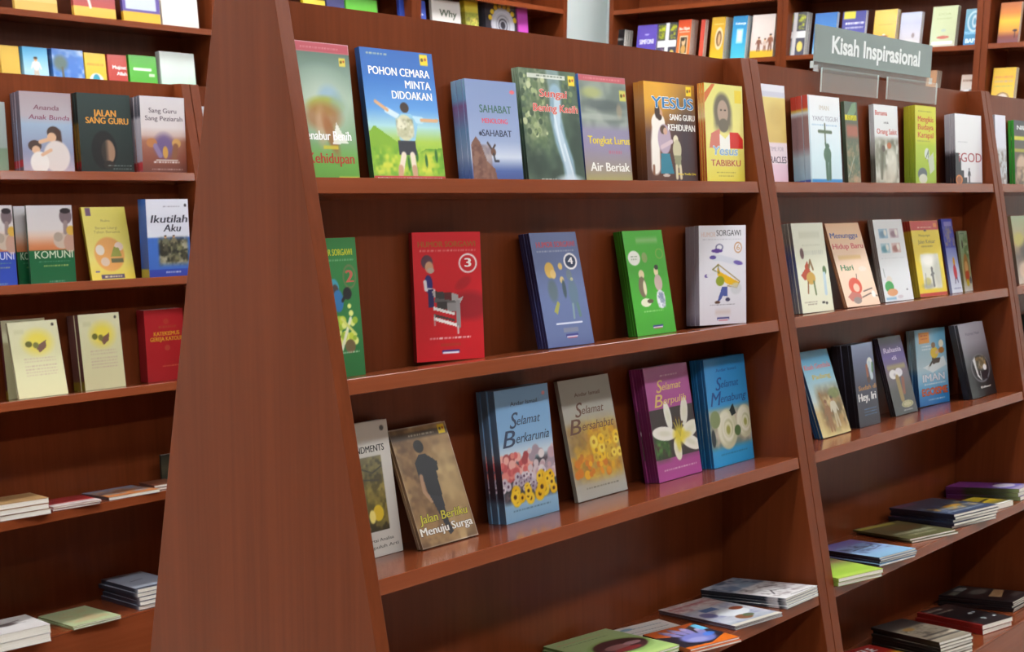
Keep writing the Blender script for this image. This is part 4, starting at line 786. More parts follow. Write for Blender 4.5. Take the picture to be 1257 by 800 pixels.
# ---------------------------------------------------------------- third shelf
def a_camel(c):
    c.vg((0, 'd8c888'), (.28, 'd8be80'), (.42, 'c8d8d8'), (.75, '8ac4de'), (.9, '4a9ac4'), (1, '3a86b4')); c.t('Kisah Gembala', .5, .79, .055, 'd86a74', .9, bo=.02); c.t('Padang', .55, .67, .05, 'd8c028', .62, bo=.03); c.n(.2, .06, 1, .55, ['b08a4a', '8a6230', 'd8bc80', '6a5a30'], 5, 23, .9, .16)
    c.person(.42, .06, .36, '9a6a3a', '9a6a3a', 'b0855a', '8a5a34'); c.person(.66, .1, .36, 'd8d0b8', 'c8b890', 'a87850', '5a4030'); c.e(.8, .48, .2, .06, '7a8a4a', .8, .4); c.l([(.3, .5), (.36, .34)], .06, 'a07840')
def a_dark(c):
    c.vg((0, '3a3a44'), (.5, '44445a'), (.8, '6a7090'), (1, '8a98b8')); c.e(.78, .75, .13, .07, 'e8ece8'); c.l([(.76, .74), (.82, .58)], .14, 'c8d8e0'); c.l([(.62, .72), (.64, .55)], .1, 'a05a40'); c.l([(.9, .74), (.88, .65)], .08, '5a8a5a'); c.e(.66, .55, .08, .04, '5a3a30'); c.t('Sudah di', .55, .44, .05, 'c88a3a', .84, sh=.1, bo=.01); c.t('Hey, Iri', .5, .31, .085, 'f0f0f0', .82, bo=.05)
    for v in (.2, .165, .13): c.dash(.3, .9, v, .012, '5a8ac0', int(v*100), 1)
def a_purple(c):
    c.vg((0, '54585a'), (.3, '5a5a58'), (.55, '7a6a7a'), (.75, '6a54a0'), (1, '4a4450')); c.t('Rahasia', .5, .8, .06, 'd8c8e8', .76, sh=.1, bo=.02); c.t('di', .5, .7, .05, 'd8c8e8', .2); c.r(.1, .58, .9, .64, 'b0a06a', .8, .04); c.e(.3, .52, .17, .06, 'f0eef0'); c.e(.56, .535, .16, .055, 'e8e4ec'); c.e(.44, .5, .1, .05, 'f0eef0'); c.e(.36, .51, .05, .02, 'b8b0c0', .7); c.l([(.44, .46), (.46, .2)], .16, 'a8905a'); c.l([(.66, .44), (.6, .28)], .12, '9a5a44'); c.e(.62, .12, .26, .045, 'c8c49a'); c.ring(.62, .12, .2, .03, .1, '9a9a6a'); c.dash(.4, .8, .04, .014, 'e0e0e0', 3)
def a_iman(c):
    c.vg((0, '2a78c0'), (.12, '2f88cc'), (.3, '7ab8dc'), (.5, 'b8d4e0'), (.7, '7ab0cc'), (1, '5a9cc0')); c.r(.0, .48, .55, 1, 'a8bcc4', .7, .2); c.r(.12, .82, .46, .96, 'd88a28'); c.dash(.18, .42, .91, .015, 'b04a20', 2, 1); c.dash(.18, .42, .87, .015, 'b04a20', 3, 1); c.dash(.2, .5, .77, .014, 'e8ecee', 4, 1); c.dash(.2, .5, .73, .014, 'e8ecee', 5, 1); c.g([(.2, .5), (.9, .62), (.98, .5), (.5, .42)], 'dfe6ea', .9)
    c.g([(.5, .62), (.8, .6), (.74, .54), (.52, .53)], '4a3a30'); c.e(.6, .68, .13, .075, 'd8b828'); c.e(.58, .78, .07, .04, '8a6a4a'); c.l([(.66, .68), (.85, .7)], .06, 'd0a880'); c.e(.84, .79, .08, .05, 'e0dcc8'); c.e(.84, .7, .1, .04, 'b07a3a'); c.l([(.5, .56), (.4, .5)], .04, '3a3430'); c.l([(.42, .5), (.36, .47)], .04, 'd0d8dc')
    c.t('IMAN', .52, .31, .09, 'dfe4ee', .72, bo=.02, out='7a8aa8'); c.dash(.2, .9, .265, .018, 'd8e4ea', 6, 1); c.t('EGOISME', .53, .13, .085, 'd8642a', .84, bo=.04, out='8a3a1a'); c.dash(.3, .85, .06, .016, 'e8eef2', 7, 1)
def a_black(c):
    c.vg((0, '141418'), (.3, '16161a'), (.5, '5a585e'), (.75, '9a96a2'), (1, 'aaa6b2')); c.t('Potret Hati', .5, .84, .035, '6a6470', .55, sh=.1); c.e(.55, .38, .36, .19, '8a8890'); c.e(.55, .38, .33, .175, '1c1c22'); c.g([(.3, .5), (.4, .54), (.42, .3), (.5, .22), (.38, .28)], 'dcdce0'); c.n(.4, .36, .8, .53, ['c8a05a', '3a3a30', 'b8b0a8', '6a5a3a', 'd8d0c8'], 9, 33, .95, .04); c.e(.72, .38, .07, .04, 'e0e0e4'); c.r(.5, .22, .76, .34, '1a1620'); c.l([(.5, .22), (.52, .34)], .015, 'd0d0d0'); c.t('Editor', .62, .11, .025, 'f0f0f0', .4, bo=.04)
stand('B', 2, ((981.4, 434), (1013.4, 429.4), (1045, 524.3), (1011, 535.5)), 970, 3, a_camel, 'sky and sand paperback with robed desert figures', 'desert-figures paperbacks', spine=[(0, '1a5080'), (1, '1a4a78')], yaw=0)
stand('B', 2, ((1044.3, 424.6), (1070.4, 419.4), (1081, 516), (1056, 522)), 1018.9, 6, a_dark, 'dark grey paperback with large white word near its foot', 'dark grey paperbacks', spine=[(0, '1c1a22'), (1, '26242c')], yaw=0)
stand('B', 2, ((1078.7, 416.3), (1103.6, 411.5), (1127, 505.3), (1100, 512.5)), 1072, 3, a_purple, 'purple-brown paperback with a pair of white loops', 'purple-brown paperbacks', spine=[(0, '1e1c20'), (1, '2a2636')], yaw=0)
stand('B', 2, ((1121.4, 406.8), (1160.6, 402.5), (1166, 490.4), (1129.8, 495.8)), 1112, 3, a_iman, 'pale blue paperback with a yellow-shirted cartoon man', 'pale blue yellow-shirt paperbacks', spine=[(0, '1a4a8a'), (.4, '2a6aa0'), (.5, '8aa8b4'), (1, '9ab4bc')], yaw=-5)
stand('B', 2, ((1174.9, 399.7), (1206.2, 394.5), (1224, 480.4), (1195, 483.5)), 1163.7, 3, a_black, 'grey and black paperback with a round picture', 'black round-picture paperbacks', spine=[(0, '0e0e12'), (.6, '1c1a20'), (1, '4a484e')], yaw=0, o=.22)
def a_teal(c): c.vg((0, '8a5a20'), (.3, '5a6a50'), (1, '3a5a58')); c.t('Surat', .45, .7, .09, 'e0e4e0', .8, bo=.02)
stand('C', 2, ((1257, 386), (1278, 383), (1293, 465), (1272, 468)), 1254, 1, a_teal, 'teal paperback at the right photo edge, third shelf', '', spine=[(0, '2a4442'), (1, '2a4442')], yaw=0, T=.01)

# ---------------------------------------------------------------- lying on the fourth and fifth shelves
def a_lawn(c): c.vg((0, '9ac43a'), (.4, 'a8c84a'), (.6, '8a9a4a'), (.75, '9a7a5a'), (1, '7ab048')); c.r(0, 0, 1, .12, 'b8d45a', .8, .05)
def a_fish(c): c.vg((0, '8ab8d8'), (.45, '8fb4d8'), (.7, '7a7ab8'), (1, '6a5aa0')); c.n(.1, .3, .9, .75, ['8ab0d8', '2a2a50', '9ac0dc', '8a9ac8'], 6, 43, .85, .1); c.l([(.2, .5), (.8, .55)], .04, '2a2a44'); c.l([(.3, .42), (.6, .4), (.9, .46)], .03, '3a3a5a')
def a_olive(c): c.vg((0, '5a5a34'), (.5, '504a2e'), (1, '6a6038')); c.dash(.1, .9, .28, .1, 'c8ccb0', 3, .8); c.dash(.2, .8, .14, .06, 'b8bca0', 4, .8); c.r(0, .86, .8, .96, 'b8b048', .8); c.e(.6, .6, .3, .15, '6a4a2a', .7, .6)
def a_navy(c): c.vg((0, '3a4a68'), (.3, '30405c'), (1, '3a3a48')); c.n(.1, .2, .95, .6, ['2c3850', '8a94a8', 'c8a050', '3a4868'], 7, 47, .9, .08); c.r(0, .85, .5, .97, '6a3a5a', .7); c.dash(.1, .9, .12, .05, 'c8ccd4', 2, .8); c.e(.6, .42, .2, .07, 'c8902a', .8, .4)
def a_small(c): c.vg((0, '3a3420'), (.5, 'c8a820'), (1, 'd8c040')); c.l([(.1, .4), (.9, .6)], .1, '2a2418'); c.r(0, 0, 1, .1, 'e0e0d8')
def a_violet(c): c.vg((0, '7a6aa8'), (.3, '5a50a0'), (.5, '7a3a8a'), (1, '84348a')); c.e(.55, .3, .35, .14, 'd0c8d8'); c.l([(.2, .5), (.6, .45), (.9, .5)], .06, '4a1a4a'); c.r(0, 0, 1, .1, 'b8b0c8', .8, .05); c.e(.25, .7, .03, .02, '3a1a3a')
P4 = 'on the fourth shelf under the sign'
pile('B', 3, (1030, 710), (1030, 720.5), (988, 701), (1066, 694), 2, a_lawn, 'light green book beside the divider, fourth shelf under the sign', 'light green books', spine=[(0, '8aa040'), (1, '6a7a3a')], ln=.2)
pile('B', 3, (1080.4, 684.4), (1080.4, 695.5), (1007, 674), (1119, 671.8), 4, a_fish, 'pale blue and violet book, fourth shelf under the sign', 'pale blue violet books', spine=[(0, '141a2c'), (1, '1a1a30')], ln=.21)
pile('B', 3, (1127.4, 661.5), (1117.3, 667.3), (1047, 650), (1156.8, 647), 2, a_olive, 'olive brown book lying right of the pale blue pile', 'olive brown books', spine=[(0, '8a8a6a'), (.2, '3a3a20'), (1, '4a4a28')], jit=.03)
pile('B', 3, (1171, 631.5), (1172.4, 649.4), (1083, 622), (1206.9, 617), 5, a_navy, 'navy book with small bright pictures, fourth shelf under the sign', 'navy books', spine=[(0, '1a2034'), (1, '1c2438')], jit=.015, ln=.225)
pile('B', 3, (1214, 622), (1214, 628.5), (1165, 618), (1240, 613.5), 1, a_small, 'small yellow and black booklet between navy and purple piles', '', spine=[(0, '3a3420'), (1, '3a3420')])
pile('B', 3, (1250.4, 600), (1251.9, 615), (1162, 594.5), (1264, 593.5), 3, a_violet, 'purple book with olive spine at the right photo edge', 'purple books', spine=[(0, '8a9a6a'), (.12, '5a6a44'), (.2, '38402a'), (.7, '343a28'), (.8, '5a2458'), (1, '5a2458')], ln=.225, ang=88)
def a_lele(c): c.vg((0, 'd8b83a'), (.5, 'd8a828'), (.62, 'a8241c'), (1, 'a01e1a')); c.t('LELE', .45, .72, .16, 'f0f0f0', .6, bo=.04); c.e(.6, .3, .3, .15, 'e0c8a0', .8, .5)
def a_cream(c): c.vg((0, '8a8070'), (.12, 'a89c88'), (.14, '2a2624'), (.2, 'b8ac98'), (.6, 'b0a490'), (.72, '4a4440'), (1, '2a2626')); c.n(.1, .2, .9, .66, ['b8ac98', '5a5248', 'c8bca8', 'a89a84'], 7, 51, .8, .06); c.e(.35, .6, .14, .06, 'c08a3a', .8, .4); c.r(.1, .25, .9, .3, '3a3430', .7)
def a_redk(c): c.vg((0, '241c1e'), (.6, '1e1a1c'), (1, '3a2422')); c.dash(.05, .6, .86, .06, 'c8c0b0', 2, .8); c.dash(.1, .7, .74, .05, 'b8b0a0', 3, .8); c.dots(5, .3, .15, .9, .6, .05, ['c8d0d4', '9aa8a8'], 5); c.r(0, 0, .08, 1, 'a02420', .9)
def a_dk(c): c.vg((0, '1e1a1e'), (1, '241e20')); c.r(.1, .8, .4, .9, '7a7a6a', .8); c.r(.5, .82, .8, .94, 'a8a8a4', .8); c.g([(.3, .4), (.95, .5), (.95, .36), (.35, .24)], 'a88460'); c.e(.6, .62, .3, .1, '8a8478', .6, .5); c.r(.55, .1, .95, .2, '6a6058', .6)
pile('B', 4, (1104, 819), (1104, 829), (1022, 800), (1134, 805.5), 2, a_lele, 'red and yellow book with white capitals, bottom shelf', 'red and yellow books', spine=[(0, '6a1a14'), (1, '7a1a14')], ln=.2)
pile('B', 4, (1154.8, 788.4), (1154.8, 812), (1069, 769.6), (1183, 774.5), 6, a_cream, 'dark-spined book with a cream picture, bottom shelf', 'dark-spined cream-picture books', spine=[(0, '1c1816'), (1, '221c1a')])
pile('B', 4, (1206.6, 767.7), (1206.6, 779.5), (1125.6, 751.6), (1230, 754), 2, a_redk, 'black book with a red spine, bottom shelf', 'black red-spined books', spine=[(0, '8a1a18'), (1, '8a1e1a')])
pile('B', 4, (1244, 739), (1244, 751.5), (1165, 724), (1270, 727), 5, a_dk, 'black book with pale title blocks, right end of bottom shelf', 'black title-block books', spine=[(0, '17141a'), (1, '1c181c')], ang=87, ln=.23)

# ================================================================ far row, seen left of the end panel
def a_gg(c): c.vg((0, '8aa08a'), (.35, '7a947a'), (.37, '9aa8a4'), (1, 'a8b4b4'))
def a_kids(c):
    c.vg((0, 'b8a8b4'), (.25, '8a90ac'), (.6, '9ab0c8'), (.7, 'b0a8b0'), (1, 'a89aa0')); c.t('Ananda', .5, .78, .055, '7a4a5a', .5, sh=.2); c.t('Anak Bunda', .55, .66, .055, '8a4a60', .8, sh=.2)
    c.e(.62, .5, .13, .08, '4a3a34'); c.l([(.7, .5), (.72, .25)], .14, '4a342c'); c.e(.58, .44, .09, .06, 'd8b090'); c.e(.66, .2, .26, .2, 'd8d0cc'); c.e(.24, .33, .13, .07, '4a3a34'); c.e(.26, .28, .08, .05, 'd8b090'); c.e(.32, .12, .18, .14, 'e4e0dc'); c.l([(.35, .38), (.55, .42)], .07, 'd8b090'); c.l([(.38, .22), (.55, .28)], .06, 'd8b090')
def a_jalan(c):
    c.vg((0, '1c2826'), (.5, '20302e'), (1, '263836')); c.e(.45, .3, .24, .24, '161818'); c.e(.52, .28, .13, .15, '9a7a62'); c.r(.35, .12, .5, .48, '1a1a1a', .8, .08); c.e(.52, .12, .1, .05, '2a2420'); c.t('JALAN', .5, .72, .075, 'd8983a', .42, bo=.03); c.t('SANG GURU', .54, .63, .07, 'd8983a', .8, bo=.03); c.dash(.5, .95, .1, .014, '9aa8a4', 2); c.dash(.6, .95, .06, .014, '9aa8a4', 3)
def a_pezi(c):
    c.vg((0, '6a4038'), (.2, '8a5040'), (.42, 'a06a58'), (.5, 'c8b0a8'), (.6, 'd8d0d0'), (1, 'd6d2d6')); c.e(.5, .36, .22, .16, '6a5a8c', .9, .6); c.e(.22, .4, .12, .06, 'b87a4a'); c.e(.78, .4, .1, .06, 'c89a5a'); c.l([(.3, .36), (.4, .24)], .1, '8a7aa0'); c.l([(.76, .36), (.72, .22)], .12, '8a5a40'); c.e(.52, .28, .06, .08, 'c8984a'); c.r(.3, .17, .8, .185, 'e0d8d0'); c.dash(.25, .85, .14, .02, 'e8e0e0', 2, 1); c.dash(.2, .9, .05, .014, 'd8c8c8', 4)
    c.t('Sang Guru', .5, .79, .055, '5a4a58', .62); c.t('Sang Peziarah', .52, .69, .055, '5a4a58', .84)
def tab(n0): return [(0, n0), (.06, n0), (.07, 'a02428'), (.15, 'a02428'), (.16, n0), (1, n0)]
stand('L', 0, ((-52, 123), (6.3, 125), (11.5, 210), (-45, 210)), -56, 1, a_gg, 'grey-green paperback cut off by the left photo edge, top shelf', '', spine=[(0, '7a8a7a'), (1, '8a9490')], yaw=0, T=.012)
stand('L', 0, ((24.4, 110.2), (87.7, 116.5), (92, 212), (29.6, 211.4)), 11.5, 4, a_kids, 'pinkish-grey paperback with a mother and child in white', 'mother-and-child paperbacks', spine=tab('5a5460'), yaw=0)
stand('L', 0, ((93.5, 113.6), (159.6, 117.3), (165.4, 212), (100.7, 211.4)), 87.7, 2, a_jalan, 'dark green paperback with a long-haired face and orange title', 'dark green face paperbacks', spine=[(0, '1a2422'), (.1, 'a02428'), (.14, 'a02428'), (.16, '8a6a28'), (.6, '8a6a28'), (.65, '1c2826'), (1, '1c2826')], yaw=0)
stand('L', 0, ((172.6, 118.5), (229.2, 119.4), (230, 212), (176, 212)), 159.5, 3, a_pezi, 'pale paperback with two orange robed figures, far row top shelf', 'pale orange-figures paperbacks', spine=[(0, '8a7a7c'), (.06, 'a03034'), (.14, 'a03034'), (.16, '9a94a0'), (.7, 'a8a4ac'), (.75, '4a4a54'), (1, '5a5a64')], yaw=0)
def komuni(c, base):
    c.vg((0, base), (.43, base), (.44, 'c8784a'), (.5, 'd08a60'), (.62, 'e0c8b8'), (.7, 'dcd8d8'), (1, 'd8d6da')); c.e(.75, .55, .2, .1, 'c8b8a8'); c.e(.92, .52, .14, .12, 'c09a88'); c.e(.85, .86, .14, .1, '7a6a70'); c.e(.85, .93, .12, .035, '2a2428'); c.l([(.84, .78), (.83, .66)], .1, '9a8a8a'); c.e(.66, .6, .1, .06, 'b0a294'); c.e(.95, .68, .1, .06, 'd8b04a')
    c.t('KOMUNI', .54, .335, .085, 'c8dcc0' if base != '2a4ab0' else 'c8d0f0', .84, bo=-.01); c.dash(.2, .9, .285, .014, '6aa080', 2); c.dash(.3, .85, .23, .016, 'c8c870', 3); c.dash(.4, .75, .03, .018, 'a8c8b0', 4)
a_kgreen = lambda c: komuni(c, '12623a'); a_kblue = lambda c: komuni(c, '2a4ab0')
def a_circ(c):
    c.vg((0, 'd8c040'), (.3, 'd8cc68'), (1, 'dccf58')); c.r(.08, .88, .2, .99, '6a4a6a'); c.t('Buku', .5, .8, .03, 'a89a50', .2); c.t('Bacaan Liturgi', .5, .7, .035, 'b0a050', .5); c.t('Tahun Bersama', .5, .645, .035, 'b0a050', .6); c.e(.48, .36, .34, .23, 'd89a4a'); c.e(.28, .42, .1, .07, 'd8d0c0'); c.e(.72, .46, .1, .06, 'd8c0b0'); c.g([(.5, .32), (.76, .32), (.72, .44), (.6, .46)], '8a9030'); c.r(.5, .24, .78, .3, '5a5a34'); c.e(.36, .26, .1, .06, 'd0b8a0'); c.r(.22, .03, .75, .085, '4a3a5a'); c.dash(.3, .7, .045, .02, 'd8c8a0', 2, 1); c.r(.1, .12, .2, .14, '5a4a8a')
def a_ikut(c):
    c.vg((0, '2a3a98'), (.12, '2e4aa4'), (.5, '3a68b8'), (.52, 'd0d4e0'), (1, 'd6d8e4')); c.r(0, .1, 1, .48, '3a68b8'); c.dash(.4, .8, .9, .012, '8a8a9a', 2); c.t('Ikutilah', .52, .7, .09, '26283a', .86, sh=.25, bo=.02); c.t('Aku', .58, .585, .085, '26283a', .4, sh=.25, bo=.02); c.e(.93, .92, .03, .02, '2a2a34'); c.n(.25, .16, .95, .5, ['2a2a20', '5a5a3a', '8a8a64', '1f221c', 'a8a48a'], 8, 77, 1, .07); c.person(.42, .34, .2, '6a6a54', '4a4a3a'); c.person(.62, .36, .18, '7a745a', '4a4a3a'); c.dash(.4, .75, .05, .02, 'c8d0e8', 3, 1)
stand('L', 1, ((-35, 252.5), (13.3, 252), (22, 349.5), (-28, 352)), -40, 1, a_kblue, 'blue and white paperback at the left photo edge, second shelf', '', spine=[(0, '1a2a80'), (1, '8a8a9a')], yaw=0, T=.012, o=.3)
stand('L', 1, ((15.5, 253.3), (52, 253), (59, 347), (23.8, 348.3)), 14, 1, a_kgreen, 'dark green paperback half covered by its twin, second shelf', '', spine=[(0, '0e4a2c'), (1, '8a8a8a')], yaw=0, T=.006, o=.42)
stand('L', 1, ((33.3, 252.2), (86.5, 252.2), (93.8, 345), (38.5, 347.8)), 32, 1, a_kgreen, 'dark green and white paperback with a clay jug, uncovered', '', spine=[(0, '0e4a2c'), (1, '8a8a8a')], yaw=0, T=.008, o=.3)
stand('L', 1, ((99.8, 255), (152.3, 254), (167, 340.8), (113.8, 342.5)), 96, 2, a_circ, 'yellow paperback with an orange disc', 'yellow orange-disc paperbacks', spine=[(0, 'a89428'), (1, 'a89428')], yaw=0)
stand('L', 1, ((177.8, 244.5), (231.5, 244.5), (235, 337.6), (183.8, 340)), 165.2, 1, a_ikut, 'thick white and blue book with dark script title', '', spine=[(0, '8a7a28'), (.1, '8a7a28'), (.12, '1c3a78'), (.5, '20448a'), (1, '2a5498')], yaw=0, o=.13)
def a_cream1(c):
    c.vg((0, 'd8d6a8'), (.6, 'd6d6aa'), (1, 'd8d8b4')); c.e(.55, .72, .27, .15, 'e8d850', 1, .9); c.e(.36, .7, .07, .04, '6a6a2a'); c.g([(.48, .66), (.72, .74), (.7, .64), (.56, .58)], '7a5a4a'); c.e(.5, .68, .06, .04, '7a7a3a'); c.e(.9, .94, .03, .02, '3a3a34')
    for v, q in ((.5, 2), (.46, 3), (.4, 4), (.36, 5), (.32, 6), (.28, 7)): c.dash(.22, .86, v, .018, 'c0a898', q, .7)
    c.r(.1, .84, .3, .9, 'cccca0', .8, .03)
def a_red(c):
    c.vg((0, 'a81c22'), (1, 'b8222a')); c.t('KATEKISMUS', .55, .635, .05, 'd8a02a', .66, bo=.02); c.t('GEREJA KATOLIK', .55, .56, .05, 'd8a02a', .86, bo=.02); c.dash(.35, .8, .74, .03, 'a85a28', 2, .7); c.e(.55, .83, .07, .04, 'b84a30', .7); c.e(.55, .46, .07, .04, 'b85038', .8); c.dash(.4, .95, .2, .014, 'd88a5a', 3, 1)
stand('L', 2, ((2.8, 393), (58, 391), (64, 478), (10.5, 486)), -4, 1, a_cream1, 'cream paperback standing behind the leaning one, left photo edge', '', spine=[(0, '8a7a20'), (.1, '8a7a20'), (.12, '5a2a2a'), (1, '6a3438')], yaw=0, T=.012, o=.52, lean=6)
stand('L', 2, ((9.8, 396), (63, 393.3), (84, 480.8), (23.8, 487.8)), 8, 1, a_cream1, 'cream paperback leaning back at the left photo edge', '', spine=[(0, 'b0ae8a'), (1, 'b0ae8a')], yaw=0, T=.009, o=.2, lean=13)
stand('L', 2, ((96.3, 386.3), (144.6, 383.5), (154.7, 472), (105, 477.3)), 81.2, 3, a_cream1, 'cream paperback with a yellow butterfly disc, third shelf', 'cream butterfly paperbacks', spine=[(0, '8a7a20'), (.11, '8a7a20'), (.13, '6a4440'), (1, '7a5450')], yaw=0)
stand('L', 2, ((178.5, 381.7), (222, 377.5), (229, 464), (182, 468.5)), 167, 1, a_red, 'thick red book with gold lettering, third shelf', '', spine=[(0, '8a1a20'), (1, '9a2028')], yaw=0)
def a_tan(c): c.vg((0, 'b08a5a'), (1, 'b89868')); c.r(.1, .1, .9, .9, 'a88458', .6, .05)
def a_rw(c): c.vg((0, 'd0c4c0'), (.25, 'c8b4b0'), (.4, 'a82a30'), (1, 'a02028')); c.dash(.1, .9, .7, .06, 'd8b0a8', 2)
def a_orange(c): c.vg((0, 'c87a3a'), (.4, 'b86a34'), (.6, '6a7a98'), (1, '8a98b4')); c.n(0, .2, 1, .8, ['c8783a', '4a3a34', '8a90a8', 'd8a060'], 5, 87, .8, .1)
def a_brown(c): c.vg((0, '8a4a30'), (1, '6a3a2a')); c.n(0, 0, 1, 1, ['6a3a2a', '8a5a3c', '5a2e24'], 4, 89, .7)
def a_bird(c): c.vg((0, 'd0cac8'), (1, 'd6d2d0')); c.e(.4, .55, .2, .1, '4a403e', .9, .5); c.l([(.3, .6), (.7, .7)], .05, '5a4a48'); c.l([(.5, .5), (.75, .5)], .03, '6a5a58')
def a_sage(c): c.vg((0, 'b0bc90'), (1, 'a8b48a')); c.n(.1, .15, .9, .85, ['b0bc90', 'b89a70', 'a8b080'], 3, 83, .7, .1)
def a_slate(c): c.vg((0, '9aa0ac'), (1, '8a90a0')); c.l([(.3, .5), (.6, .55)], .06, '4a4a54'); c.r(0, 0, 1, .08, '3a3e4a')
pile('L', 3, (-1, 620.5), (-1, 641), (-46, 607), (58, 610), 3, a_tan, 'thick tan book at the left photo edge, fourth shelf', 'thick tan books', spine=[(0, '7a3a34'), (1, '7a3a34')], jit=.012, ln=.2)
pile('L', 3, (66, 622.5), (66, 628), (20, 609.5), (119, 611.5), 2, a_rw, 'red and white magazine right of the tan pile', 'red and white magazines', spine=[(0, 'a0504c'), (1, '7a1a20')], cat='magazine', ln=.2)
pile('L', 3, (134, 610.5), (134, 614.5), (89, 604), (186, 598.5), 1, a_orange, 'orange and blue magazine, far row fourth shelf', '', spine=[(0, '4a3a38'), (1, '4a4450')], cat='magazine', ln=.21)
pile('L', 3, (190, 596), (190, 602.5), (144, 587), (218, 590), 2, a_brown, 'brown book partly behind the end panel, fourth shelf', 'brown books', spine=[(0, '5a2a22'), (1, '5a2a22')], ln=.145)
def a_dg(c): c.vg((0, '2a3028'), (.5, '4a4a38'), (1, '22261f'))
stand('L', 3, ((198, 558), (214, 557), (215, 589), (199, 591)), 196, 1, a_dg, 'small dark green booklet peeping past the end panel, fourth shelf', '', spine=[(0, '22261f'), (1, '22261f')], yaw=0, T=.008, o=.7)
pile('L', 4, (1, 780), (1, 801), (-44, 761), (60, 765), 2, a_bird, 'thick white book with a bird drawing, bottom shelf', 'thick white bird books', spine=[(0, 'b8b4b0'), (1, 'b8b4b0')], ln=.2)
pile('L', 4, (90, 769), (90, 773.5), (32, 752), (142, 753), 2, a_sage, 'pale sage green book on the bottom shelf', 'pale sage books', spine=[(0, '8a946a'), (1, '8a946a')], ln=.24)
pile('L', 4, (172, 723.5), (172, 749), (124, 711), (205, 709), 5, a_slate, 'slate-spined book with a grey cover, bottom shelf', 'slate-spined books', spine=[(0, 'a8acb4'), (.1, '2a3040'), (1, '2a3040')])
def a_far(c): c.vg((0, 'd8d8dc'), (1, 'c8d0d8'))
stand('L', 0, ((246.5, 131), (290, 133), (294, 211), (252, 211)), 245, 1, a_far, 'pale book glimpsed beyond the far row divider', '', spine=[(0, 'c8d0d8'), (1, 'c8d0d8')], yaw=0, T=.02)

# ================================================================ back wall, upper left
def two(lo, hi, v=.5): return lambda c: c.vg((0, lo), (v, lo), (v+.01, hi), (1, hi))
def a_w1(c): c.vg((0, 'd8a83a'), (.3, 'd8b04a'), (.32, 'b04a44'), (1, '8a4a5a')); c.l([(.3, 1), (.4, .3)], .06, 'd8d0c8')
def a_w2(c): c.vg((0, 'd8a62c'), (.28, 'd8a62c'), (.3, '5a4a90'), (1, '5a4a90')); c.r(.08, .36, .9, 1, 'b8c0d0')
def a_w3(c): c.vg((0, 'd6cec4'), (1, 'dcd6cc'))
wallbook('Y', 5, 17, 69, -24, two('d0a850', 'd8b868', .3), 'yellow and pale book on the upper back wall shelf, leftmost', t=.02)
wallbook('Y', 5, 90, 141, -18, a_w1, 'yellow book with a red picture, upper back wall shelf', t=.02)
wallbook('Y', 5, 151, 196, -14, a_w2, 'yellow book with a purple-framed picture, upper back wall shelf', t=.02)
wallbook('Y', 5, 199, 243, -10, a_w3, 'plain off-white book, right end of upper left wall shelf', t=.02)
def a_b1(c): c.vg((0, 'd0a83a'), (1, 'd8b040'))
def a_b2(c): c.vg((0, '8ab8d0'), (.5, 'a8d0e0'), (1, '4aa0d0')); c.person(.5, .3, .5, 'dcd8d4', 'c8b8a8')
def a_b3(c): c.vg((0, 'c8ccd8'), (.3, '3a7ac8'), (1, '3a6ab8')); c.n(0, 0, 1, 1, ['3a70c0', '3a70c0', 'c8d0e0', '3a78c8'], 3, 27, .9); c.e(.25, .7, .22, .16, '5a6a5a', .9, .6); c.l([(.3, .6), (.34, 0)], .07, '5a5a4a')
def a_b4(c): c.vg((0, 'd8b428'), (1, 'e0b820')); c.e(.5, .38, .34, .17, 'd8d8d0'); c.e(.5, .4, .17, .13, '2a98b0'); c.dash(.1, .9, .72, .05, 'd08020', 2)
def a_b5(c): c.vg((0, 'b02a20'), (1, 'b83a28')); c.t('Mujizat', .6, .68, .07, 'e8e0dc', .7, bo=.05); c.t('Allah', .7, .54, .07, 'e8e0dc', .5, bo=.05); c.e(.5, .3, .1, .06, '4a1a18')
def a_b6(c): c.vg((0, 'd0d8d0'), (.38, 'd0d8d0'), (.4, '4aa828'), (1, '4aa828')); c.r(.15, .66, .8, .72, 'd8e8d0'); c.r(.7, .54, .9, .6, 'b8d8a8')
def a_b7(c): c.vg((0, '8ac89a'), (.3, 'b8d8c0'), (.7, 'ccd8d0'), (1, 'd4dcd8'))
wallbook('Y', 4, 2, 25, 57, a_b1, 'small yellow-tan book behind the far row, leftmost', t=.03)
wallbook('Y', 4, 30, 60, 58.5, a_b2, 'light blue book with a white-robed figure, behind far row', n=2, t=.015)
wallbook('Y', 4, 66, 104, 61.5, a_b3, 'blue book with a palm tree and clouds', n=2, t=.02)
wallbook('Y', 4, 106, 131.5, 66, a_b4, 'yellow book with a turquoise emblem, behind far row', t=.02)
wallbook('Y', 4, 134, 157.5, 68, a_b5, 'small red book with white lettering, behind far row', t=.02)
wallbook('Y', 4, 160.5, 194, 69, a_b6, 'bright green and white book, behind far row', t=.02)
wallbook('Y', 4, 199, 241, 65.5, a_b7, 'pale green and white book right of the bright green one', t=.035)
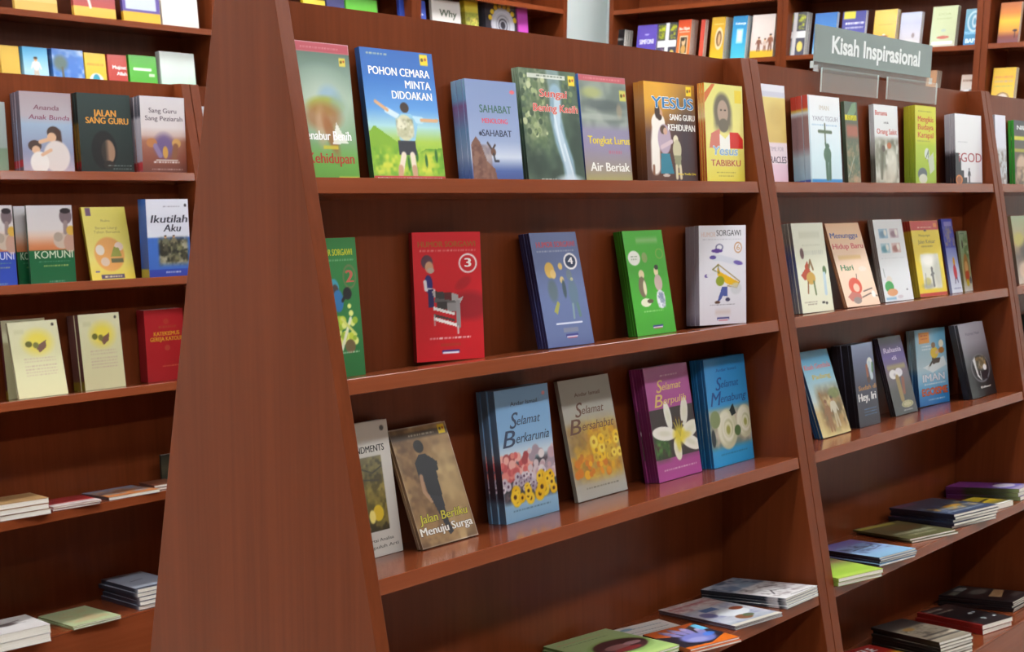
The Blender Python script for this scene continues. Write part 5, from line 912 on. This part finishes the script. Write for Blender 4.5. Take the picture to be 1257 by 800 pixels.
# back wall, centre: only their upper parts show over the near bookcase
def a_c3(c): c.vg((0, 'e0e0f0'), (.5, '3a5ac0'), (1, '2a48b0')); c.t('Bahasa', .55, .72, .05, 'd0d8f0', .7, sh=.2); c.dash(.2, .9, .62, .03, 'a8b8e8', 3); c.dash(.2, .9, .54, .03, 'a8b8e8', 4)
def a_c4(c): c.vg((0, 'd8d4d0'), (1, 'd6d2cc')); c.t('Why', .55, .7, .12, '4a5a44', .6, sh=.1, bo=.02); c.dash(.3, .9, .56, .04, '8a8a84', 3)
def a_c5(c): c.vg((0, 'd8c8a8'), (.5, 'b8b84a'), (1, 'd8c028')); c.n(0, .3, 1, .8, ['8a9a3a', 'd8c060', '5a5a34'], 5, 29, .7)
def a_c6(c):
    c.vg((0, '24222c'), (1, '2a2832'))
    for k in range(4): c.ring(.55, .62, .1+.075*k, (.1+.075*k)*c.w/c.h, .16, 'c8c8d0', .85)
    for k in range(8):
        q = math.radians(20+20*k); c.e(.55+.42*math.cos(q), .62+.42*math.sin(q)*c.w/c.h, .06, .045, 'd8b820')
    c.dash(.75, .95, .9, .03, 'a8a8b0', 3)
wallbook('Y', 5, 375, 402, 0, two('d8c020', 'd8c020'), 'yellow book over the near bookcase, beside the dark blue one', t=.02)
wallbook('Y', 5, 404, 426, -1, two('2a3070', '2a2a68'), 'dark blue book over the near bookcase', t=.02)
wallbook('Y', 5, 428, 466, -1, two('6ac030', '5ab828', .7), 'bright green book over the near bookcase', t=.02)
wallbook('Y', 5, 494, 526, 0, a_c3, 'royal blue book over the near bookcase, left of the white one', t=.02)
wallbook('Y', 5, 534, 569, 1, a_c4, 'white book with dark handwriting over the near bookcase', t=.02)
wallbook('Y', 5, 575, 591, 2, a_c5, 'yellow and olive book over the near bookcase', n=2, t=.02)
wallbook('Y', 5, 600, 638, 4, a_c6, 'black book with a patterned white disc', n=3, t=.02, spine=[(0, '3a3a44'), (1, '3a3a44')])
wallbook('Y', 5, 640, 652, 9, two('d8a8d0', 'c04ab0', .45), 'magenta and pink book beside the black disc book', t=.02)
# ---------------------------------------------------------------- right wall
def a_r1(c): c.vg((0, '1c1e20'), (1, '1c1c1e')); c.dash(.1, .9, .7, .06, 'c8c8c0', 2); c.e(.5, .4, .3, .12, '7a8a20'); c.r(.4, .1, .6, .4, '8a8a28')
def a_r2(c): c.vg((0, '5a48a8'), (1, '6450b0')); c.t('SIMFONI', .5, .52, .11, 'd8d8f0', .7, bo=.06); c.e(.5, .25, .06, .06, '9a90d8'); c.e(.5, .76, .12, .02, 'a8a0d8')
def a_r3(c):
    c.vg((0, '44445a'), (1, '48484e')); c.r(.4, 0, .58, 1, 'e0e0e0'); c.r(0, .4, 1, .56, 'e0e0e0'); c.n(.05, .6, .38, .95, ['48484e', 'c8d020', '48484e', '90a020'], 7, 3, .95); c.n(.62, .6, .95, .95, ['48484e', 'c8d020', '48484e'], 8, 5, .95); c.n(.05, .05, .38, .38, ['44445a', 'a870a0', '90b878', '44445a'], 8, 6, .95); c.e(.78, .2, .13, .12, 'e0c860')
def a_r4(c): c.vg((0, 'd87a30'), (.6, 'd86a30'), (1, 'd04a28')); c.r(.2, .18, .8, .62, 'e0d0b0'); c.r(.26, .21, .74, .59, '4a3a2a'); c.e(.5, .48, .14, .1, 'd8b890'); c.e(.5, .3, .18, .1, 'c89a50'); c.e(.46, .54, .12, .05, '2a2018'); c.t('Ibu Bijak', .5, .76, .06, 'f0e0d0', .8, bo=.05); c.r(.1, .7, .9, .72, 'e8c0a8')
def a_r6(c): c.vg((0, 'd8b828'), (.4, 'c89a1c'), (1, 'd0a424')); c.ring(.6, .5, .24, .22, .2, 'e0c8a0'); c.e(.6, .5, .2, .18, '6a4a2a'); c.e(.62, .48, .1, .14, 'c8a070'); c.dash(.2, .9, .82, .03, 'f0e0b0', 2)
def a_r7(c): c.vg((0, '4ac0d0'), (.5, '2a98c8'), (1, '1c80b8')); c.r(.3, .36, .75, .7, '90d0e0'); c.r(.38, .4, .68, .66, 'c8d8d8'); c.t('Keluarga', .55, .8, .05, 'd8f0f8', .7, bo=.03)
def a_r8(c): c.vg((0, 'd8b020'), (.14, 'd8b020'), (.17, 'd8c8c0'), (1, 'd8ccc4')); c.person(.35, .14, .34, '7a4a38', '6a4030'); c.person(.62, .14, .3, 'c8b0a0', '8a5a40'); c.person(.85, .14, .4, '8a5238', '7a4a34'); c.r(0, 0, 1, .15, 'd8b020', .7, .05)
def a_s2(c): c.vg((0, '8ab8d8'), (.4, '3a80c0'), (1, '2a68b0')); c.e(.5, .5, .35, .12, 'c8d8e8', .9, .5)
def a_s3(c): c.vg((0, 'b8c0d0'), (.3, '8a90b8'), (.5, '4a4a98'), (1, '3a3a80')); c.r(.05, .82, .55, 1, 'd0c840'); c.dash(.15, .95, .68, .05, 'e8e8f0', 2, 1); c.dash(.15, .9, .58, .04, 'd0d0e0', 3, 1); c.e(.5, .25, .25, .12, 'e0d8c8', .9, .5)
def a_s4(c): c.vg((0, 'd09a20'), (.5, 'd0a838'), (1, 'd0b048')); c.e(.48, .28, .12, .12, 'e0dcd0'); c.e(.48, .34, .2, .03, '7a4a28'); c.dash(.2, .85, .62, .03, 'a8842a', 3)
def a_s5(c): c.vg((0, 'b0a8a8'), (.4, 'a8a4b0'), (.7, '9a9cb4'), (1, 'a8acc0')); c.e(.65, .36, .07, .07, '6a5a5a'); c.e(.5, .15, .4, .1, 'c0bcb8', .8, .6)
def a_s6(c): c.vg((0, 'b0a898'), (.15, 'a8b088'), (1, 'b4bc94')); c.t('DOA', .5, .78, .05, '9aa478', .5); c.dash(.2, .8, .68, .03, '9aa478', 2); c.e(.5, .23, .25, .04, 'a84a34'); c.r(.08, .06, .9, .13, 'd8d8dc'); c.e(.5, .4, .1, .04, '9aa89a')
def a_s7(c): c.vg((0, '2a78a8'), (.4, '4a88a8'), (1, '6a98a8')); c.ring(.55, .65, .38, .27, .12, 'a8c0c8'); c.ring(.55, .65, .12, .14, .3, 'b0c4cc'); c.t('PEGANGAN', .45, .3, .07, '8ac0e0', .8, bo=.03); c.t('BAPA', .5, .06, .11, 'd0e4f0', .74, bo=.05)
def a_s8(c): c.vg((0, '6a3a4a'), (.15, '7a3a30'), (.3, 'd08a28'), (.55, 'd8b028'), (.75, 'c87428'), (1, 'a85a28')); c.l([(.8, .12), (.8, .28)], .04, '3a2420'); c.e(.8, .3, .12, .03, '3a2420')
def a_s9(c): c.vg((0, 'd0cac4'), (.5, '8a7a7c'), (.55, 'c8c0b8'), (1, 'b8a090')); c.dash(.1, .9, .82, .05, '6a4a3a', 2, 1); c.n(0, 0, 1, .6, ['d8d8dc', '4a4448', 'b08a8a', 'c8ccd4'], 5, 37, .9)
def a_s10(c): c.vg((0, 'd0a828'), (1, 'd8b028')); c.dash(.1, .9, .76, .05, 'd08a48', 2, 1); c.dash(.1, .9, .66, .05, 'b89a78', 3, 1); c.dash(.1, .9, .56, .03, '9aa058', 4, 1); c.e(.5, .3, .22, .1, 'c8b8a8'); c.ring(.5, .28, .28, .14, .1, '7a5a3a')
wallbook('X', 5, 752.5, 764.5, 37, a_r1, 'small black book with a green tree', n=4, t=.022)
wallbook('X', 5, 780.5, 804.5, 31, a_r2, 'violet book on the right wall shelf', n=2, t=.008)
wallbook('X', 5, 806, 829.5, 28.5, a_r3, 'dark four-square book beside the violet one', n=1, t=.02)
wallbook('X', 5, 830.5, 846.5, 24.5, a_r4, 'orange-red book with a framed picture', n=4, t=.018)
wallbook('X', 5, 858.5, 863.5, 24.5, two('d05038', 'c84838'), 'narrow red book edge between orange and yellow books', n=2, t=.018)
wallbook('X', 5, 872, 888.5, 21.5, a_r6, 'golden yellow book with a framed oval portrait', n=4, t=.02)
wallbook('X', 5, 898, 915.5, 20, a_r7, 'turquoise book on the right wall shelf', n=3, t=.02)
wallbook('X', 5, 922, 950, 18.5, a_r8, 'white and yellow book with a standing family', n=1, t=.03)
wallbook('X', 5, 962, 988.5, 16, a_r3, 'dark four-square book left of the grey sign', n=3, t=.02)
wallbook('X', 5, 999, 1026, 16, a_s2, 'sky blue book above the grey sign', n=2, t=.012)
wallbook('X', 5, 1033, 1061.5, 14, a_s3, 'indigo book with a yellow corner above the sign', n=2, t=.012)
wallbook('X', 5, 1072.5, 1100, 12.5, a_s4, 'ochre book with a small white figure', n=2, t=.018)
wallbook('X', 5, 1105, 1130.5, 15.5, a_s5, 'misty grey-lilac book above the sign corner', n=2, t=.015)
wallbook('X', 5, 1144, 1174.5, 8, a_s6, 'pale green book with a red bowl', n=2, t=.018)
wallbook('X', 5, 1185, 1206, 11, a_s7, 'steel blue book with a circle emblem', t=.012)
wallbook('X', 5, 1227.5, 1253, 3, a_s8, 'orange sunset book in the top right corner', n=2, t=.012)
wallbook('X', 4, 995.5, 1001, 80, two('c8ccd0', 'd0d4d8'), 'pale book edge at the lower left corner of the sign', t=.02)
wallbook('X', 4, 1136, 1148.5, 87, two('b08868', 'a87850'), 'brown book right of the sign on the lower wall shelf', n=3, t=.02)
wallbook('X', 4, 1179, 1200, 92, a_s9, 'small book with a black and white patchy picture', t=.015)
wallbook('X', 4, 1218, 1246, 83.5, a_s10, 'yellow book low at the right photo edge', n=2, t=.018)

# ================================================================ the sign over the second bookcase
M['sign'] = mat('grey_sign_acrylic', rgb('7f8a87'), 0.25)
M['letter'] = mat('white_sign_lettering', rgb('e4e8e8'), 0.5)
def clear():
    m = mat('clear_acrylic', rgb('e4ece8'), 0.05); m.node_tree.nodes['Principled BSDF'].inputs['Alpha'].default_value = 0.13; return m
M['clear'] = clear()
M['edge'] = mat('polished_acrylic_edge', rgb('d4dcd8'), 0.2, alpha=0.75)
def acrylic(name, poly, parent, off):
    o = solid(name, [poly], M['clear'], parent, off); o.data.materials.append(M['edge'])
    big = max(f.area for f in o.data.polygons)
    for f in o.data.polygons: f.material_index = 0 if f.area > big*.5 else 1
    return o
def sign():
    zt = ZTOP; ys = ybd(zt)-0.045; q = Vector((0, ys, 0)); yv = Vector((0, 1, 0))
    P_ = lambda px, py: hitp(px, py, q, yv)
    tl, tr, br, bl = P_(999.3, 30.3), P_(1140, 54.2), P_(1144.5, 103.2), P_(1000.5, 84.3)
    x0, x1 = (tl.x+bl.x)/2, (tr.x+br.x)/2; z1 = (tl.z+tr.z)/2; z0 = max(zt+.005, (bl.z+br.z)/2)
    base = m3((x0+x1)/2, ys, z0)
    t = empty('hanging_sign', base, 'grey sign with white lettering standing on the second bookcase', 'sign')
    zm = z0+(z1-z0)*.16
    solid('sign_plate', [ubox(x0, x1, ys-.008, ys+.008, zm, z1)], M['sign'], t, base, .0004)
    acrylic('base_strip', ubox(x0-.03, x1+.02, ys-.016, ys+.016, z0, zm-.001), t, base)
    for a, b_, lo in ((1004.5, 1074, 1), (1086, 1146.5, 1)):
        xa, xb = P_(a, 100).x, P_(b_, 110).x
        acrylic('clear_tab', ubox(xa, xb, ys-.032, ys-.018, zt-.17, z0+.01), t, base)
    W, Hh = (x1-x0)*U, (z1-zm)*U
    cx_, fx_ = textgeo('Kisah Inspirasional', .03); a0, a1 = cx_[:, 0].min(), cx_[:, 0].max()
    kx = W*.76/(a1-a0); ky = Hh*.46/.7; dz = (zm-z0)*U
    for word, al in (('Kisah', 0), ('Inspirasional', 1)):
        co, fs = textgeo(word, .03); b0, b1 = co[:, 0].min(), co[:, 0].max()
        sft = -W*.375 if al == 0 else -W*.375+(a1-a0-(b1-b0))*kx
        me = bpy.data.meshes.new('lettering')
        me.from_pydata([((p[0]-b0)*kx+sft, -.0028, dz+Hh*.3+p[1]*ky) for p in co], [], fs); me.materials.append(M['letter'])
        meshobj('lettering', me, t)['label'] = 'white lettering of one word'
sign()
